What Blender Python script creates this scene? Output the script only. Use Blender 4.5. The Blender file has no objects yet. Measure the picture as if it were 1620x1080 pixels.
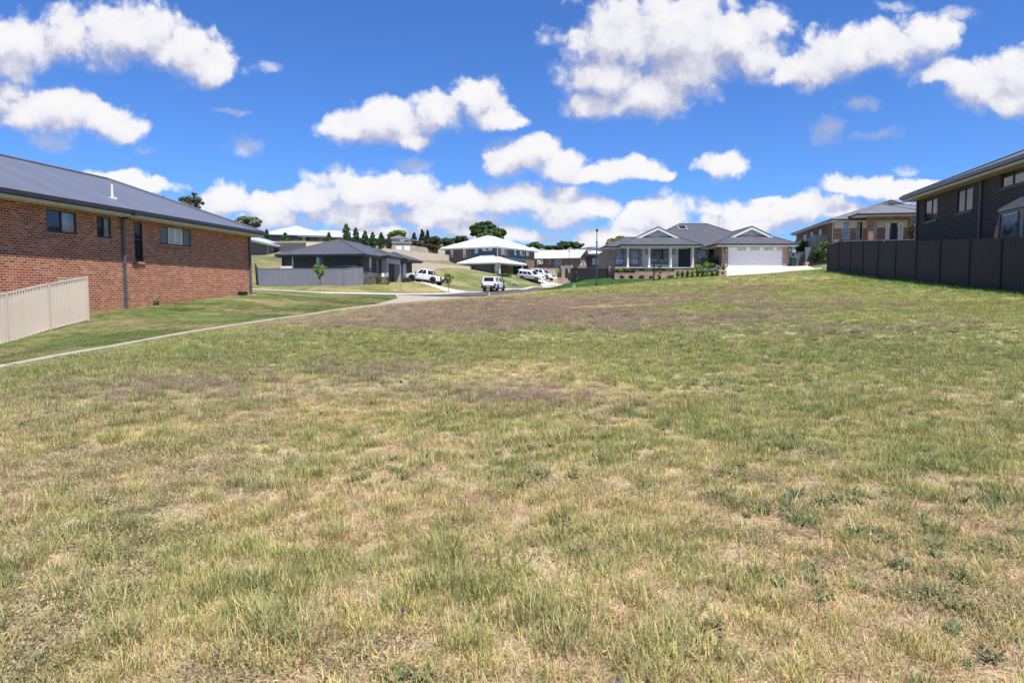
import bpy, bmesh, math, random
import numpy as np
from mathutils import Vector, Matrix
R = math.radians
rnd = random.Random(7)
scene = bpy.context.scene
C = scene.collection

# ------------------------------------------------------------------ camera
CAM = Vector((0, 0, 1.6))
PH = math.atan(75 / 1080)
def ray(px, py):
    """direction through a point of the 1620 x 1080 photograph, scaled to Y = 1"""
    x, y = (px - 810) / 1080, (540 - py) / 1080
    Y = math.cos(PH) + y * math.sin(PH)
    Z = -math.sin(PH) + y * math.cos(PH)
    return Vector((x / Y, 1.0, Z / Y))
def P(px, py, D):
    return CAM + ray(px, py) * D
cd = bpy.data.cameras.new('camera'); cam = bpy.data.objects.new('camera', cd); C.objects.link(cam)
cam.location = CAM; cam.rotation_euler = (math.pi / 2 - PH, 0, 0)
cd.lens = 24; cd.sensor_width = 36; cd.clip_end = 5000; cd.clip_start = 0.05
scene.camera = cam

# ------------------------------------------------------------------ numpy noise
def _h(i, j, s):
    n = (i.astype(np.int64) * 374761393 + j.astype(np.int64) * 668265263 + s * 1442695041) & 0xFFFFFFFF
    n = ((n ^ (n >> 13)) * 1274126177) & 0xFFFFFFFF
    n = (n ^ (n >> 16)) & 0xFFFFFFFF
    return n / 4294967295.0
def vnoise(x, y, s):
    i, j = np.floor(x), np.floor(y); fx, fy = x - i, y - j
    fx = fx * fx * (3 - 2 * fx); fy = fy * fy * (3 - 2 * fy)
    a, b = _h(i, j, s), _h(i + 1, j, s); c, d = _h(i, j + 1, s), _h(i + 1, j + 1, s)
    return (a * (1 - fx) + b * fx) * (1 - fy) + (c * (1 - fx) + d * fx) * fy
def fbm(x, y, scale, s=0, o=4):
    x = np.asarray(x, float) / scale; y = np.asarray(y, float) / scale
    t = np.zeros_like(x); a = 1.0; n = 0
    for k in range(o):
        t += a * vnoise(x + 17.3 * k, y - 9.1 * k, s + k); n += a; a *= .55; x = x * 2.03; y = y * 2.03
    return t / n
def sstep(a, b, x):
    t = np.clip((x - a) / (b - a), 0, 1); return t * t * (3 - 2 * t)

# ------------------------------------------------------------------ terrain
ctl = [(0, 0, 0), (-10, 0, -.22), (10, 0, .28), (22, 0, .8), (-22, 2, -1.2), (0, -15, -.6), (-25, -15, -1.6), (25, -15, .4),
       (0, 12, .40), (0, 25, .95), (-4, 34, 1.15), (0, 45, 1.58), (4, 36, 1.5), (0, 58, 1.44), (-2, 70, 1.45), (13, 12, .85),
       (-17, 14, -.7), (-15.07, 24.3, .60), (-15.3, 22.66, .36), (-15.57, 21.1, .04), (-16.2, 26.8, .90), (-15.4, 31, 1.15),
       (-14.26, 37.3, 1.58), (-18, 20, -.1), (-24, 30, 1.0), (-24, 38, 1.7), (-12, 20, .30), (9, 24, 1.25), (10, 40, 2.1), (13, 50, 2.7)]
gp = [(0, 582, 12), (200, 545, 15.8), (400, 512, 22.9), (500, 497, 29.8), (560, 488, 36.4), (600, 482, 43), (640, 475.5, 51), (625, 471, 58),
      (733, 472.5, 57), (400, 459, 52), (516, 465, 62), (640, 467, 68), (700, 466, 73), (735, 463.5, 78), (765, 461.5, 86), (800, 459, 94),
      (850, 456, 105), (895, 452, 117), (409, 452.5, 72), (544, 453, 72), (574, 451, 76), (597, 449, 80), (640, 447, 86), (690, 450, 81), (709, 461.5, 76),
      (815, 447, 103), (836, 437, 118), (781, 439, 124), (660, 432, 99), (860, 441, 114), (868, 445.5, 117), (1275, 422, 74), (1300, 424.5, 62), (1285, 424, 67), (903, 447.7, 74), (945, 441, 75),
      (914, 437, 130), (963, 440, 73), (1152, 422, 72), (1250, 422, 72), (1068, 439, 70), (1140, 439.5, 66), (943, 458.5, 60), (908, 457.5, 63), (1000, 452.5, 60),
      (1140, 441.5, 62), (1290, 428, 54), (1307, 429.5, 45.4), (1342, 435, 39.9), (1386, 440, 36.3), (1446, 447, 31.5), (1530, 456, 26.7), (1580, 461, 24.4), (850, 461.5, 66),
      (549, 384, 118), (616, 396, 118), (470, 390, 140), (640, 400, 122), (690, 404, 125), (430, 405, 92), (400, 412, 80)]
for a, b, d in gp:
    ctl.append(tuple(P(a, b, d)))
_k = [P(*q) for q in ((516, 465, 62), (640, 467, 68), (700, 466, 73), (735, 463.5, 78), (765, 461.5, 86), (800, 459, 94), (850, 456, 105), (895, 452, 117), (925, 449.5, 130), (950, 448, 146))]
for i, p in enumerate(_k):                       # the road lies level across its width
    t = (_k[min(i + 1, 9)] - _k[max(i - 1, 0)]); t.z = 0; t.normalize()
    for e in (3.5, 7.2): ctl.append((p.x + t.y * e, p.y - t.x * e, p.z - .02 * e))
    if i < 9:
        for f in (.33, .66):
            q = p.lerp(_k[i + 1], f); ctl.append((q.x, q.y, q.z)); ctl.append((q.x - t.y * 2.2, q.y + t.x * 2.2, q.z + .1)); ctl.append((q.x + t.y * 7.2, q.y - t.x * 7.2, q.z - .12))
ctl += [(37, 70, 6.2), (30.5, 66.5, 4.2), (40, 74, 6.6), (36, 86, 6.7), (28.5, 74, 4.6), (26, 40, 3.5), (24, 28, 2.7), (30, 50, 4.2), (45, 40, 4.6), (50, 60, 6.0),
        (-30, 160, 13.5), (-70, 140, 13), (-60, 90, 8), (-45, 60, 3.4), (-40, 40, 2.0), (0, 165, 12.6), (30, 165, 11), (60, 120, 10), (30, 100, 6.0), (22, 82, 4.6),
        (90, 80, 9), (90, 20, 4), (-80, 20, -1), (0, 210, 14), (-120, 200, 14), (100, 200, 12), (-70, -20, -3), (80, -20, 2)]
ctl = np.array(ctl, float)
def _phi(r2): return np.sqrt(r2 + 25.0)
_n = len(ctl)
_A = np.zeros((_n + 3, _n + 3))
_d2 = (ctl[:, None, 0] - ctl[None, :, 0]) ** 2 + (ctl[:, None, 1] - ctl[None, :, 1]) ** 2
_A[:_n, :_n] = -_phi(_d2) + np.eye(_n) * .06
_A[:_n, _n] = 1; _A[:_n, _n + 1:] = ctl[:, :2]
_A[_n, :_n] = 1; _A[_n + 1:, :_n] = ctl[:, :2].T
_w = np.linalg.solve(_A, np.concatenate([ctl[:, 2], np.zeros(3)]))
def gza(x, y):
    x = np.asarray(x, float); y = np.asarray(y, float)
    cx = np.clip(x, -130, 110); cy = np.clip(y, -20, 215)
    out = np.zeros(cx.shape)
    xf, yf, of = cx.ravel(), cy.ravel(), out.ravel()
    for k in range(0, xf.size, 4000):
        s = slice(k, k + 4000)
        d2 = (xf[s, None] - ctl[None, :, 0]) ** 2 + (yf[s, None] - ctl[None, :, 1]) ** 2
        of[s] = -_phi(d2) @ _w[:_n] + _w[_n] + xf[s] * _w[_n + 1] + yf[s] * _w[_n + 2]
    out = of.reshape(cx.shape)
    far = np.hypot(x - cx, y - cy)
    out = out - far * .02
    return out + .05 * (fbm(x, y, 5, 31, 3) - .5) * sstep(1, 6, np.hypot(x, y))
def gz(x, y): return float(gza(np.array([x]), np.array([y]))[0])
def G(px, D):
    """ground point under photo column px at depth D"""
    x = ray(px, 465)[0] * D
    return Vector((x, D, gz(x, D)))

# ------------------------------------------------------------------ mesh builder
class MB:
    def __init__(s): s.v = []; s.f = []; s.m = []; s.uvs = []
    def face(s, pts, mi=0, uv=None):
        i = len(s.v); pts = [Vector(p) for p in pts]; s.v += pts
        s.f.append(list(range(i, i + len(pts)))); s.m.append(mi)
        if uv is None:
            n = Vector((0, 0, 0))
            for k in range(1, len(pts) - 1): n += (pts[k] - pts[0]).cross(pts[k + 1] - pts[0])
            if n.length < 1e-12: uv = [(0, 0)] * len(pts)
            else:
                n.normalize(); h = Vector((-n.y, n.x, 0))
                h = h.normalized() if h.length > .02 else Vector((1, 0, 0))
                t = n.cross(h)
                uv = [(p.dot(h), p.z if abs(n.z) < .05 else p.dot(t)) for p in pts]
        s.uvs.append(uv)
    def box(s, x0, x1, y0, y1, z0, z1, mi=0, skip=''):
        a = [(x0, y0, z0), (x1, y0, z0), (x1, y1, z0), (x0, y1, z0), (x0, y0, z1), (x1, y0, z1), (x1, y1, z1), (x0, y1, z1)]
        F = {'b': (0, 3, 2, 1), 't': (4, 5, 6, 7), 'f': (0, 1, 5, 4), 'r': (1, 2, 6, 5), 'k': (2, 3, 7, 6), 'l': (3, 0, 4, 7)}
        for k, q in F.items():
            if k not in skip: s.face([a[j] for j in q], mi)
    def beam(s, p0, p1, w, h, mi=0, up=(0, 0, 1)):
        """box from p0 to p1, w wide sideways and h high"""
        p0, p1 = Vector(p0), Vector(p1); d = (p1 - p0).normalized(); u = Vector(up)
        r = d.cross(u)
        r = r.normalized() if r.length > 1e-4 else Vector((1, 0, 0))
        u = r.cross(d); a = []
        for p in (p0, p1):
            for i, j in ((-1, -1), (1, -1), (1, 1), (-1, 1)): a.append(p + r * (i * w / 2) + u * (j * h / 2))
        for q in ((0, 1, 2, 3), (7, 6, 5, 4), (0, 4, 5, 1), (1, 5, 6, 2), (2, 6, 7, 3), (3, 7, 4, 0)): s.face([a[k] for k in q], mi)
    def tube(s, p0, p1, r0, r1=None, n=8, mi=0, caps=True):
        r1 = r0 if r1 is None else r1
        p0, p1 = Vector(p0), Vector(p1); d = (p1 - p0).normalized()
        a = d.orthogonal().normalized(); b = d.cross(a)
        A = [p0 + (a * math.cos(k * 2 * math.pi / n) + b * math.sin(k * 2 * math.pi / n)) * r0 for k in range(n)]
        B = [p1 + (a * math.cos(k * 2 * math.pi / n) + b * math.sin(k * 2 * math.pi / n)) * r1 for k in range(n)]
        for k in range(n): s.face([A[k], A[(k + 1) % n], B[(k + 1) % n], B[k]], mi)
        if caps:
            s.face(A[::-1], mi); s.face(B, mi)
    def lathe(s, c, prof, n=12, axis='z', mi=0):
        c = Vector(c)
        def pt(r, t, k):
            q = k * 2 * math.pi / n
            return c + (Vector((r * math.cos(q), r * math.sin(q), t)) if axis == 'z' else Vector((r * math.cos(q), t, r * math.sin(q))))
        for (r0, t0), (r1, t1) in zip(prof, prof[1:]):
            for k in range(n):
                q = [pt(r0, t0, k), pt(r0, t0, k + 1), pt(r1, t1, k + 1), pt(r1, t1, k)]
                if r0 < 1e-6: q = [q[0], q[2], q[3]]
                elif r1 < 1e-6: q = q[:3]
                s.face(q, mi)
    def prism(s, poly, y0, y1, mi=0):
        """polygon of (x, z) extruded along y"""
        a = [(x, y0, z) for x, z in poly]; b = [(x, y1, z) for x, z in poly]; n = len(poly)
        s.face(a, mi); s.face(b[::-1], mi)
        for k in range(n): s.face([a[k], b[k], b[(k + 1) % n], a[(k + 1) % n]], mi)
    def build(s, name, mats, parent=None, smooth=None, weld=False, bevel=0):
        me = bpy.data.meshes.new(name)
        me.from_pydata([tuple(p) for p in s.v], [], s.f)
        uvl = me.uv_layers.new(name='UVMap')
        flat = [c for u in s.uvs for q in u for c in q]
        uvl.data.foreach_set('uv', flat)
        mats = mats if isinstance(mats, (list, tuple)) else [mats]
        for m in mats: me.materials.append(m)
        if len(mats) > 1: me.polygons.foreach_set('material_index', s.m)
        if weld or smooth is not None or bevel:
            bm = bmesh.new(); bm.from_mesh(me)
            bmesh.ops.remove_doubles(bm, verts=bm.verts, dist=.0015)
            bmesh.ops.recalc_face_normals(bm, faces=bm.faces)
            if bevel:
                es = [e for e in bm.edges if len(e.link_faces) == 2 and e.calc_face_angle(0) > .5]
                bmesh.ops.bevel(bm, geom=es, offset=bevel, segments=2, profile=.6, affect='EDGES', clamp_overlap=True)
            if smooth is not None:
                for f in bm.faces: f.smooth = True
                for e in bm.edges:
                    if len(e.link_faces) == 2 and e.calc_face_angle(0) > smooth: e.smooth = False
            bm.to_mesh(me); bm.free()
        o = bpy.data.objects.new(name, me); C.objects.link(o)
        if parent: o.parent = parent
        return o
def tag(o, label=None, cat=None, group=None, kind=None):
    if label: o['label'] = label
    if cat: o['category'] = cat
    if group: o['group'] = group
    if kind: o['kind'] = kind
    return o
def thing(name, label, cat, loc=(0, 0, 0), rz=0, group=None):
    o = bpy.data.objects.new(name, None); C.objects.link(o); o.empty_display_size = .3
    o.location = loc; o.rotation_euler = (0, 0, rz)
    return tag(o, label, cat, group)
def copy_tree(o, parent=None):
    c = o.copy(); C.objects.link(c)
    if parent: c.parent = parent
    for ch in [q for q in o.children]: copy_tree(ch, c)
    return c
def loc(fr, px, py, axis, val):
    """local point of a thing where the photo ray meets the plane axis = val of its own frame"""
    M = (Matrix.Translation(fr.location) @ fr.rotation_euler.to_matrix().to_4x4()).inverted()
    o = M @ CAM; d = M.to_3x3() @ ray(px, py); k = 'xyz'.index(axis)
    return o + d * ((val - o[k]) / d[k])

# ------------------------------------------------------------------ materials
def NM(name):
    m = bpy.data.materials.new(name); m.use_nodes = True
    nt = m.node_tree; b = nt.nodes['Principled BSDF']; return m, nt, b
def nd(nt, t, **kw):
    n = nt.nodes.new(t)
    for k, v in kw.items():
        if k.startswith('i_'): n.inputs[k[2:]].default_value = v
        else: setattr(n, k, v)
    return n
def ramp(nt, stops, interp='LINEAR'):
    r = nt.nodes.new('ShaderNodeValToRGB'); e = r.color_ramp.elements; r.color_ramp.interpolation = interp
    while len(e) < len(stops): e.new(.5)
    for q, (p, c) in zip(e, stops): q.position = p; q.color = (*c, 1)
    return r
def mixc(nt, fac, a, b, mode='MIX'):
    m = nt.nodes.new('ShaderNodeMix'); m.data_type = 'RGBA'; m.blend_type = mode
    for sock, v in ((m.inputs[0], fac), (m.inputs[6], a), (m.inputs[7], b)):
        if isinstance(v, (int, float)): sock.default_value = v
        elif isinstance(v, tuple): sock.default_value = (*v, 1)
        else: nt.links.new(v, sock)
    return m.outputs[2]
def bump(nt, b, h, strength=.3, dist=.02):
    n = nd(nt, 'ShaderNodeBump', i_Strength=strength, i_Distance=dist)
    nt.links.new(h, n.inputs['Height']); nt.links.new(n.outputs[0], b.inputs['Normal'])
def plain(name, col, rough=.6, metal=0, var=.12, scale=3.0, spec=.5, bstr=0, coat=0):
    m, nt, b = NM(name)
    tc = nd(nt, 'ShaderNodeTexCoord'); n = nd(nt, 'ShaderNodeTexNoise', i_Scale=scale, i_Detail=5.0, i_Roughness=.6)
    nt.links.new(tc.outputs['Object'], n.inputs['Vector'])
    lo = tuple(c * (1 - var) for c in col); hi = tuple(min(1, c * (1 + var)) for c in col)
    r = ramp(nt, [(.3, lo), (.7, hi)]); nt.links.new(n.outputs['Fac'], r.inputs[0]); nt.links.new(r.outputs[0], b.inputs['Base Color'])
    b.inputs['Roughness'].default_value = rough; b.inputs['Metallic'].default_value = metal; b.inputs['Specular IOR Level'].default_value = spec
    b.inputs['Coat Weight'].default_value = coat
    if bstr:
        n2 = nd(nt, 'ShaderNodeTexNoise', i_Scale=scale * 12, i_Detail=4.0); nt.links.new(tc.outputs['Object'], n2.inputs['Vector']); bump(nt, b, n2.outputs['Fac'], bstr, .01)
    return m
def brick(name, cols, mortar, bw=.24, rh=.086, ms=.006, rough=.85, tone=.2):
    m, nt, b = NM(name)
    uv = nd(nt, 'ShaderNodeUVMap')
    t = nd(nt, 'ShaderNodeTexBrick', offset=.5)
    for k, v in (('Scale', 1.0), ('Mortar Size', ms), ('Mortar Smooth', .1), ('Bias', 0.0), ('Brick Width', bw), ('Row Height', rh)): t.inputs[k].default_value = v
    t.inputs['Color1'].default_value = (0, 0, 0, 1); t.inputs['Color2'].default_value = (1, 1, 1, 1); t.inputs['Mortar'].default_value = (.5, .5, .5, 1)
    nt.links.new(uv.outputs[0], t.inputs['Vector'])
    n = len(cols); r = ramp(nt, [((i + .02) / n, c) for i, c in enumerate(cols)], 'CONSTANT'); nt.links.new(t.outputs['Color'], r.inputs[0])
    nz = nd(nt, 'ShaderNodeTexNoise', i_Scale=1.1, i_Detail=6.0, i_Roughness=.65); nt.links.new(uv.outputs[0], nz.inputs['Vector'])
    tn = ramp(nt, [(.3, (1 - tone,) * 3), (.7, (1 + tone * .5,) * 3)]); nt.links.new(nz.outputs['Fac'], tn.inputs[0])
    c = mixc(nt, 1.0, r.outputs[0], tn.outputs[0], 'MULTIPLY')
    nz2 = nd(nt, 'ShaderNodeTexNoise', i_Scale=90.0, i_Detail=3.0); nt.links.new(uv.outputs[0], nz2.inputs['Vector'])
    tn2 = ramp(nt, [(.25, (.78,) * 3), (.75, (1.2,) * 3)]); nt.links.new(nz2.outputs['Fac'], tn2.inputs[0])
    c = mixc(nt, 1.0, c, tn2.outputs[0], 'MULTIPLY')
    c = mixc(nt, t.outputs['Fac'], c, mortar)
    nt.links.new(c, b.inputs['Base Color']); b.inputs['Roughness'].default_value = rough; b.inputs['Specular IOR Level'].default_value = .2
    iv = nd(nt, 'ShaderNodeMath', operation='SUBTRACT'); iv.inputs[0].default_value = 1; nt.links.new(t.outputs['Fac'], iv.inputs[1])
    bump(nt, b, iv.outputs[0], .6, .008)
    return m
def ribbed(name, col, pitch=.076, rough=.45, strength=.5, metal=0, shape='SIN', var=.08, spec=.5, dirt=.0):
    """painted steel sheet, ribs running up the slope; u of the uv runs along the eave"""
    m, nt, b = NM(name)
    uv = nd(nt, 'ShaderNodeUVMap')
    w = nd(nt, 'ShaderNodeTexWave', wave_type='BANDS', bands_direction='X', wave_profile=shape, i_Scale=math.pi * 2 / pitch / 20)
    nt.links.new(uv.outputs[0], w.inputs['Vector'])
    n = nd(nt, 'ShaderNodeTexNoise', i_Scale=.9, i_Detail=6.0); nt.links.new(uv.outputs[0], n.inputs['Vector'])
    r = ramp(nt, [(.3, tuple(c * (1 - var) for c in col)), (.7, tuple(min(1, c * (1 + var)) for c in col))]); nt.links.new(n.outputs['Fac'], r.inputs[0])
    # sheets of slightly different batch, 0.76 m wide
    mp = nd(nt, 'ShaderNodeMapping'); mp.inputs['Scale'].default_value = (1 / .762, .0001, 1); nt.links.new(uv.outputs[0], mp.inputs[0])
    wn = nd(nt, 'ShaderNodeTexWhiteNoise', noise_dimensions='1D'); sx = nd(nt, 'ShaderNodeSeparateXYZ'); nt.links.new(mp.outputs[0], sx.inputs[0])
    fl = nd(nt, 'ShaderNodeMath', operation='FLOOR'); nt.links.new(sx.outputs[0], fl.inputs[0]); nt.links.new(fl.outputs[0], wn.inputs['W'])
    r2 = ramp(nt, [(0, (.95,) * 3), (1, (1.05,) * 3)]); nt.links.new(wn.outputs[0], r2.inputs[0])
    c = mixc(nt, 1.0, r.outputs[0], r2.outputs[0], 'MULTIPLY')
    nt.links.new(c, b.inputs['Base Color']); b.inputs['Roughness'].default_value = rough; b.inputs['Metallic'].default_value = metal; b.inputs['Specular IOR Level'].default_value = spec
    bump(nt, b, w.outputs['Fac'], strength, .012)
    return m
def glassm(name, col, rough=.04):
    m, nt, b = NM(name)
    uv = nd(nt, 'ShaderNodeTexCoord'); n = nd(nt, 'ShaderNodeTexNoise', i_Scale=1.4, i_Detail=2.0); nt.links.new(uv.outputs['Object'], n.inputs['Vector'])
    r = ramp(nt, [(.35, tuple(c * .6 for c in col)), (.65, tuple(c * 1.3 for c in col))]); nt.links.new(n.outputs['Fac'], r.inputs[0]); nt.links.new(r.outputs[0], b.inputs['Base Color'])
    b.inputs['Roughness'].default_value = rough; b.inputs['Specular IOR Level'].default_value = .8; b.inputs['IOR'].default_value = 1.52
    bump(nt, b, n.outputs['Fac'], .04, .05)
    return m
def leafm(name, cols, trans=.25):
    m, nt, b = NM(name)
    g = nd(nt, 'ShaderNodeNewGeometry')
    r = ramp(nt, [(i / (len(cols) - 1), c) for i, c in enumerate(cols)]); nt.links.new(g.outputs['Random Per Island'], r.inputs[0])
    nt.links.new(r.outputs[0], b.inputs['Base Color']); b.inputs['Roughness'].default_value = .55; b.inputs['Specular IOR Level'].default_value = .3
    tr = nd(nt, 'ShaderNodeBsdfTranslucent'); nt.links.new(r.outputs[0], tr.inputs[0])
    mx = nd(nt, 'ShaderNodeMixShader'); mx.inputs[0].default_value = trans
    nt.links.new(b.outputs[0], mx.inputs[1]); nt.links.new(tr.outputs[0], mx.inputs[2]); nt.links.new(mx.outputs[0], nt.nodes['Material Output'].inputs['Surface'])
    return m

M = {}
M['brick_red'] = brick('red_brick', [(.23, .065, .038), (.31, .085, .044), (.36, .108, .056), (.33, .095, .048), (.40, .145, .082), (.34, .10, .052), (.44, .19, .118), (.29, .08, .042), (.38, .125, .066), (.20, .065, .042)], (.56, .385, .265), ms=.0105)
M['brick_dark'] = brick('charcoal_brick', [(.030, .026, .022), (.040, .034, .029), (.026, .022, .019), (.046, .039, .034)], (.17, .15, .13), ms=.013)
M['brick_pink'] = brick('pink_brick', [(.42, .28, .21), (.36, .22, .165), (.46, .32, .25), (.30, .18, .14), (.40, .27, .21)], (.52, .45, .38))
M['brick_brown'] = brick('brown_brick', [(.15, .105, .082), (.20, .14, .105), (.13, .09, .07), (.23, .165, .125)], (.30, .25, .21))
M['brick_tan'] = brick('tan_brick', [(.27, .175, .135), (.30, .20, .155), (.24, .155, .12)], (.36, .29, .24))
M['brick_h'] = brick('mixed_red_brick', [(.26, .12, .08), (.21, .09, .06), (.30, .155, .105), (.14, .065, .05), (.28, .135, .09)], (.46, .36, .28))
M['stone'] = brick('grey_stone', [(.13, .12, .115), (.18, .165, .155), (.10, .095, .095), (.22, .20, .185)], (.07, .066, .064), bw=.5, rh=.15, ms=.012)
M['roof_slate'] = ribbed('slate_blue_steel', (.118, .132, .172), rough=.55, strength=.35, spec=.25, var=.03)
M['glass_grey'] = None
M['roof_char'] = ribbed('charcoal_steel', (.085, .086, .096), rough=.5, strength=.4, spec=.35)
M['roof_mid'] = ribbed('grey_steel', (.145, .15, .16), rough=.5, strength=.4)
M['roof_pale'] = ribbed('pale_steel', (.42, .46, .49), rough=.5, strength=.3)
M['roof_white'] = ribbed('white_steel', (.54, .555, .565), rough=.5, strength=.3)
M['dark_metal'] = plain('dark_gutter_paint', (.030, .031, .036), .4, spec=.4)
M['grey_metal'] = plain('grey_paint', (.16, .165, .18), .45)
M['pipe_purple'] = plain('dark_grey_pipe', (.10, .098, .115), .5)
M['soffit'] = plain('beige_soffit', (.56, .49, .38), .7)
M['white'] = plain('white_paint', (.78, .78, .76), .5, var=.05)
M['offwhite'] = plain('off_white_boards', (.66, .66, .63), .6, var=.05)
M['cream'] = plain('cream_paint', (.66, .56, .45), .6, var=.05)
M['render_grey'] = plain('grey_render', (.42, .43, .46), .8, bstr=.2)
M['black'] = plain('black_paint', (.012, .012, .013), .45, var=.2)
M['garage_shade'] = plain('painted_garage_shade', (.01, .01, .011), .9)
M['glass'] = glassm('dark_glass', (.016, .018, .020))
M['glass_mid'] = glassm('curtain_reflection_glass', (.23, .235, .24))  # pale base here and next
M['glass_pale'] = glassm('blind_behind_glass', (.58, .58, .57), .2)
M['glass_grey'] = glassm('greyed_glass', (.10, .105, .11))
M['louvre'] = plain('white_louvre', (.70, .70, .68), .5)
M['teal'] = ribbed('teal_boards', (.045, .085, .115), pitch=.15, rough=.6, strength=.3)
M['grey_clad'] = plain('dark_grey_cladding', (.085, .088, .10), .6)
M['fence_grey'] = ribbed('grey_fence_steel', (.20, .205, .235), pitch=.19, rough=.5, strength=.0, spec=.3)
M['fence_dark'] = ribbed('dark_fence_steel', (.023, .0215, .0245), pitch=.19, rough=.55, strength=.0, spec=.25)
M['fence_cream'] = ribbed('cream_fence_steel', (.62, .53, .44), pitch=.19, rough=.5, strength=.0, spec=.3)
M['fence_tan'] = plain('tan_fence', (.60, .50, .385), .6, var=.05)
M['fence_taupe'] = ribbed('taupe_fence_steel', (.30, .26, .225), pitch=.19, rough=.5)
M['conc_wall'] = plain('weathered_concrete', (.36, .33, .29), .9, var=.3, scale=1.2, bstr=.3)
M['green_pole'] = plain('dark_green_paint', (.010, .055, .045), .4)
M['dark_pole'] = plain('dark_pole_paint', (.02, .026, .026), .4)
M['steel_pole'] = plain('galvanised_steel', (.38, .40, .40), .5, metal=.4)
M['green_plastic'] = plain('dark_green_plastic', (.008, .035, .026), .5)
M['lime_lid'] = plain('bright_green_lid', (.03, .27, .16), .45)
M['pillar_green'] = plain('pale_green_plastic', (.26, .42, .27), .6)
M['tyre'] = plain('tyre_rubber', (.014, .014, .015), .85)
M['rim'] = plain('wheel_alloy', (.35, .35, .36), .35, metal=.7)
M['rim_black'] = plain('black_wheel', (.03, .03, .032), .4, metal=.4)
M['car_white'] = plain('white_car_paint', (.80, .81, .81), .25, var=.02, coat=.6)
M['plastic'] = plain('black_trim', (.016, .016, .017), .6)
M['car_glass'] = glassm('car_glass', (.012, .014, .016))
M['lamp_red'] = plain('red_lens', (.30, .012, .012), .25)
M['lamp_clear'] = plain('clear_lens', (.6, .62, .64), .12)
M['bark'] = plain('brown_bark', (.13, .095, .07), .9, var=.35, scale=9, bstr=.4)
M['bark_pale'] = plain('pale_bark', (.36, .29, .22), .9, var=.3, scale=9)
M['rock'] = plain('grey_rock', (.26, .25, .24), .9, var=.3, scale=4, bstr=.5)
M['sand_block'] = plain('sandstone', (.46, .37, .27), .9, var=.2, scale=3, bstr=.3)
L = {}
L['green'] = leafm('mid_green_leaves', [(.045, .09, .020), (.078, .14, .028), (.12, .185, .04)])
L['dark'] = leafm('dark_green_leaves', [(.036, .070, .022), (.066, .115, .034), (.115, .165, .048)])
L['lime'] = leafm('lime_leaves', [(.14, .23, .03), (.21, .31, .045), (.28, .37, .06)], .4)
L['olive'] = leafm('olive_leaves', [(.06, .068, .03), (.095, .10, .045), (.14, .14, .07)])
L['gum'] = leafm('grey_green_gum_leaves', [(.07, .08, .048), (.12, .125, .075), (.17, .165, .11)])
L['yellow'] = leafm('yellow_green_leaves', [(.13, .15, .025), (.21, .21, .035), (.29, .27, .05)])
L['red'] = leafm('russet_leaves', [(.07, .025, .018), (.12, .045, .025), (.09, .075, .025)])
L['brown'] = leafm('brown_leaves', [(.09, .05, .03), (.14, .08, .045), (.10, .085, .04)])
L['silver'] = leafm('silver_leaves', [(.17, .21, .16), (.24, .28, .21)])
L['blossom'] = leafm('pale_flowering_leaves', [(.07, .11, .04), (.14, .17, .07), (.42, .40, .27)])
L['spruce'] = leafm('blue_green_needles', [(.03, .06, .035), (.05, .09, .05)])

def concrete(name, col):
    m, nt, b = NM(name)
    tc = nd(nt, 'ShaderNodeTexCoord')
    n = nd(nt, 'ShaderNodeTexNoise', i_Scale=.7, i_Detail=8.0, i_Roughness=.7); nt.links.new(tc.outputs['Object'], n.inputs['Vector'])
    r = ramp(nt, [(.3, tuple(c * .78 for c in col)), (.7, tuple(c * 1.1 for c in col))]); nt.links.new(n.outputs['Fac'], r.inputs[0])
    n2 = nd(nt, 'ShaderNodeTexNoise', i_Scale=60.0, i_Detail=3.0); nt.links.new(tc.outputs['Object'], n2.inputs['Vector'])
    r2 = ramp(nt, [(.3, (.85,) * 3), (.7, (1.12,) * 3)]); nt.links.new(n2.outputs['Fac'], r2.inputs[0])
    nt.links.new(mixc(nt, 1.0, r.outputs[0], r2.outputs[0], 'MULTIPLY'), b.inputs['Base Color'])
    b.inputs['Roughness'].default_value = .9; bump(nt, b, n2.outputs['Fac'], .25, .006); return m
M['concrete'] = concrete('old_concrete', (.36, .305, .235))
M['concrete_new'] = concrete('pale_concrete', (.60, .53, .45))
M['kerb'] = concrete('kerb_concrete', (.46, .43, .39))
M['asphalt'] = concrete('asphalt', (.075, .074, .077))
# ------------------------------------------------------------------ sky and sun
AZ, EL = R(143), R(65)          # sun: behind the camera, to the right
SUN = Vector((math.sin(AZ) * math.cos(EL), math.cos(AZ) * math.cos(EL), math.sin(EL)))
sd = bpy.data.lights.new('sun', 'SUN'); sd.energy = 4.6; sd.angle = R(.53); sd.color = (1.0, .955, .88)
so = bpy.data.objects.new('sun', sd); C.objects.link(so)
so.rotation_euler = (-SUN).to_track_quat('-Z', 'Y').to_euler(); so.location = (20, -20, 60)
W = bpy.data.worlds.new('World'); scene.world = W; W.use_nodes = True
wt = W.node_tree; wt.nodes.clear()
def wm(op, *ins, clamp=False):
    n = wt.nodes.new('ShaderNodeMath'); n.operation = op; n.use_clamp = clamp
    for k, v in enumerate(ins):
        if isinstance(v, (int, float)): n.inputs[k].default_value = v
        else: wt.links.new(v, n.inputs[k])
    return n.outputs[0]
sky = nd(wt, 'ShaderNodeTexSky', sky_type='NISHITA', sun_disc=False, sun_elevation=EL, sun_rotation=AZ, altitude=900.0, air_density=1.0, dust_density=.25, ozone_density=2.2)
tcw = nd(wt, 'ShaderNodeTexCoord')
sep = nd(wt, 'ShaderNodeSeparateXYZ'); wt.links.new(tcw.outputs['Generated'], sep.inputs[0])
dy = wm('MAXIMUM', sep.outputs[1], .08)
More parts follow.
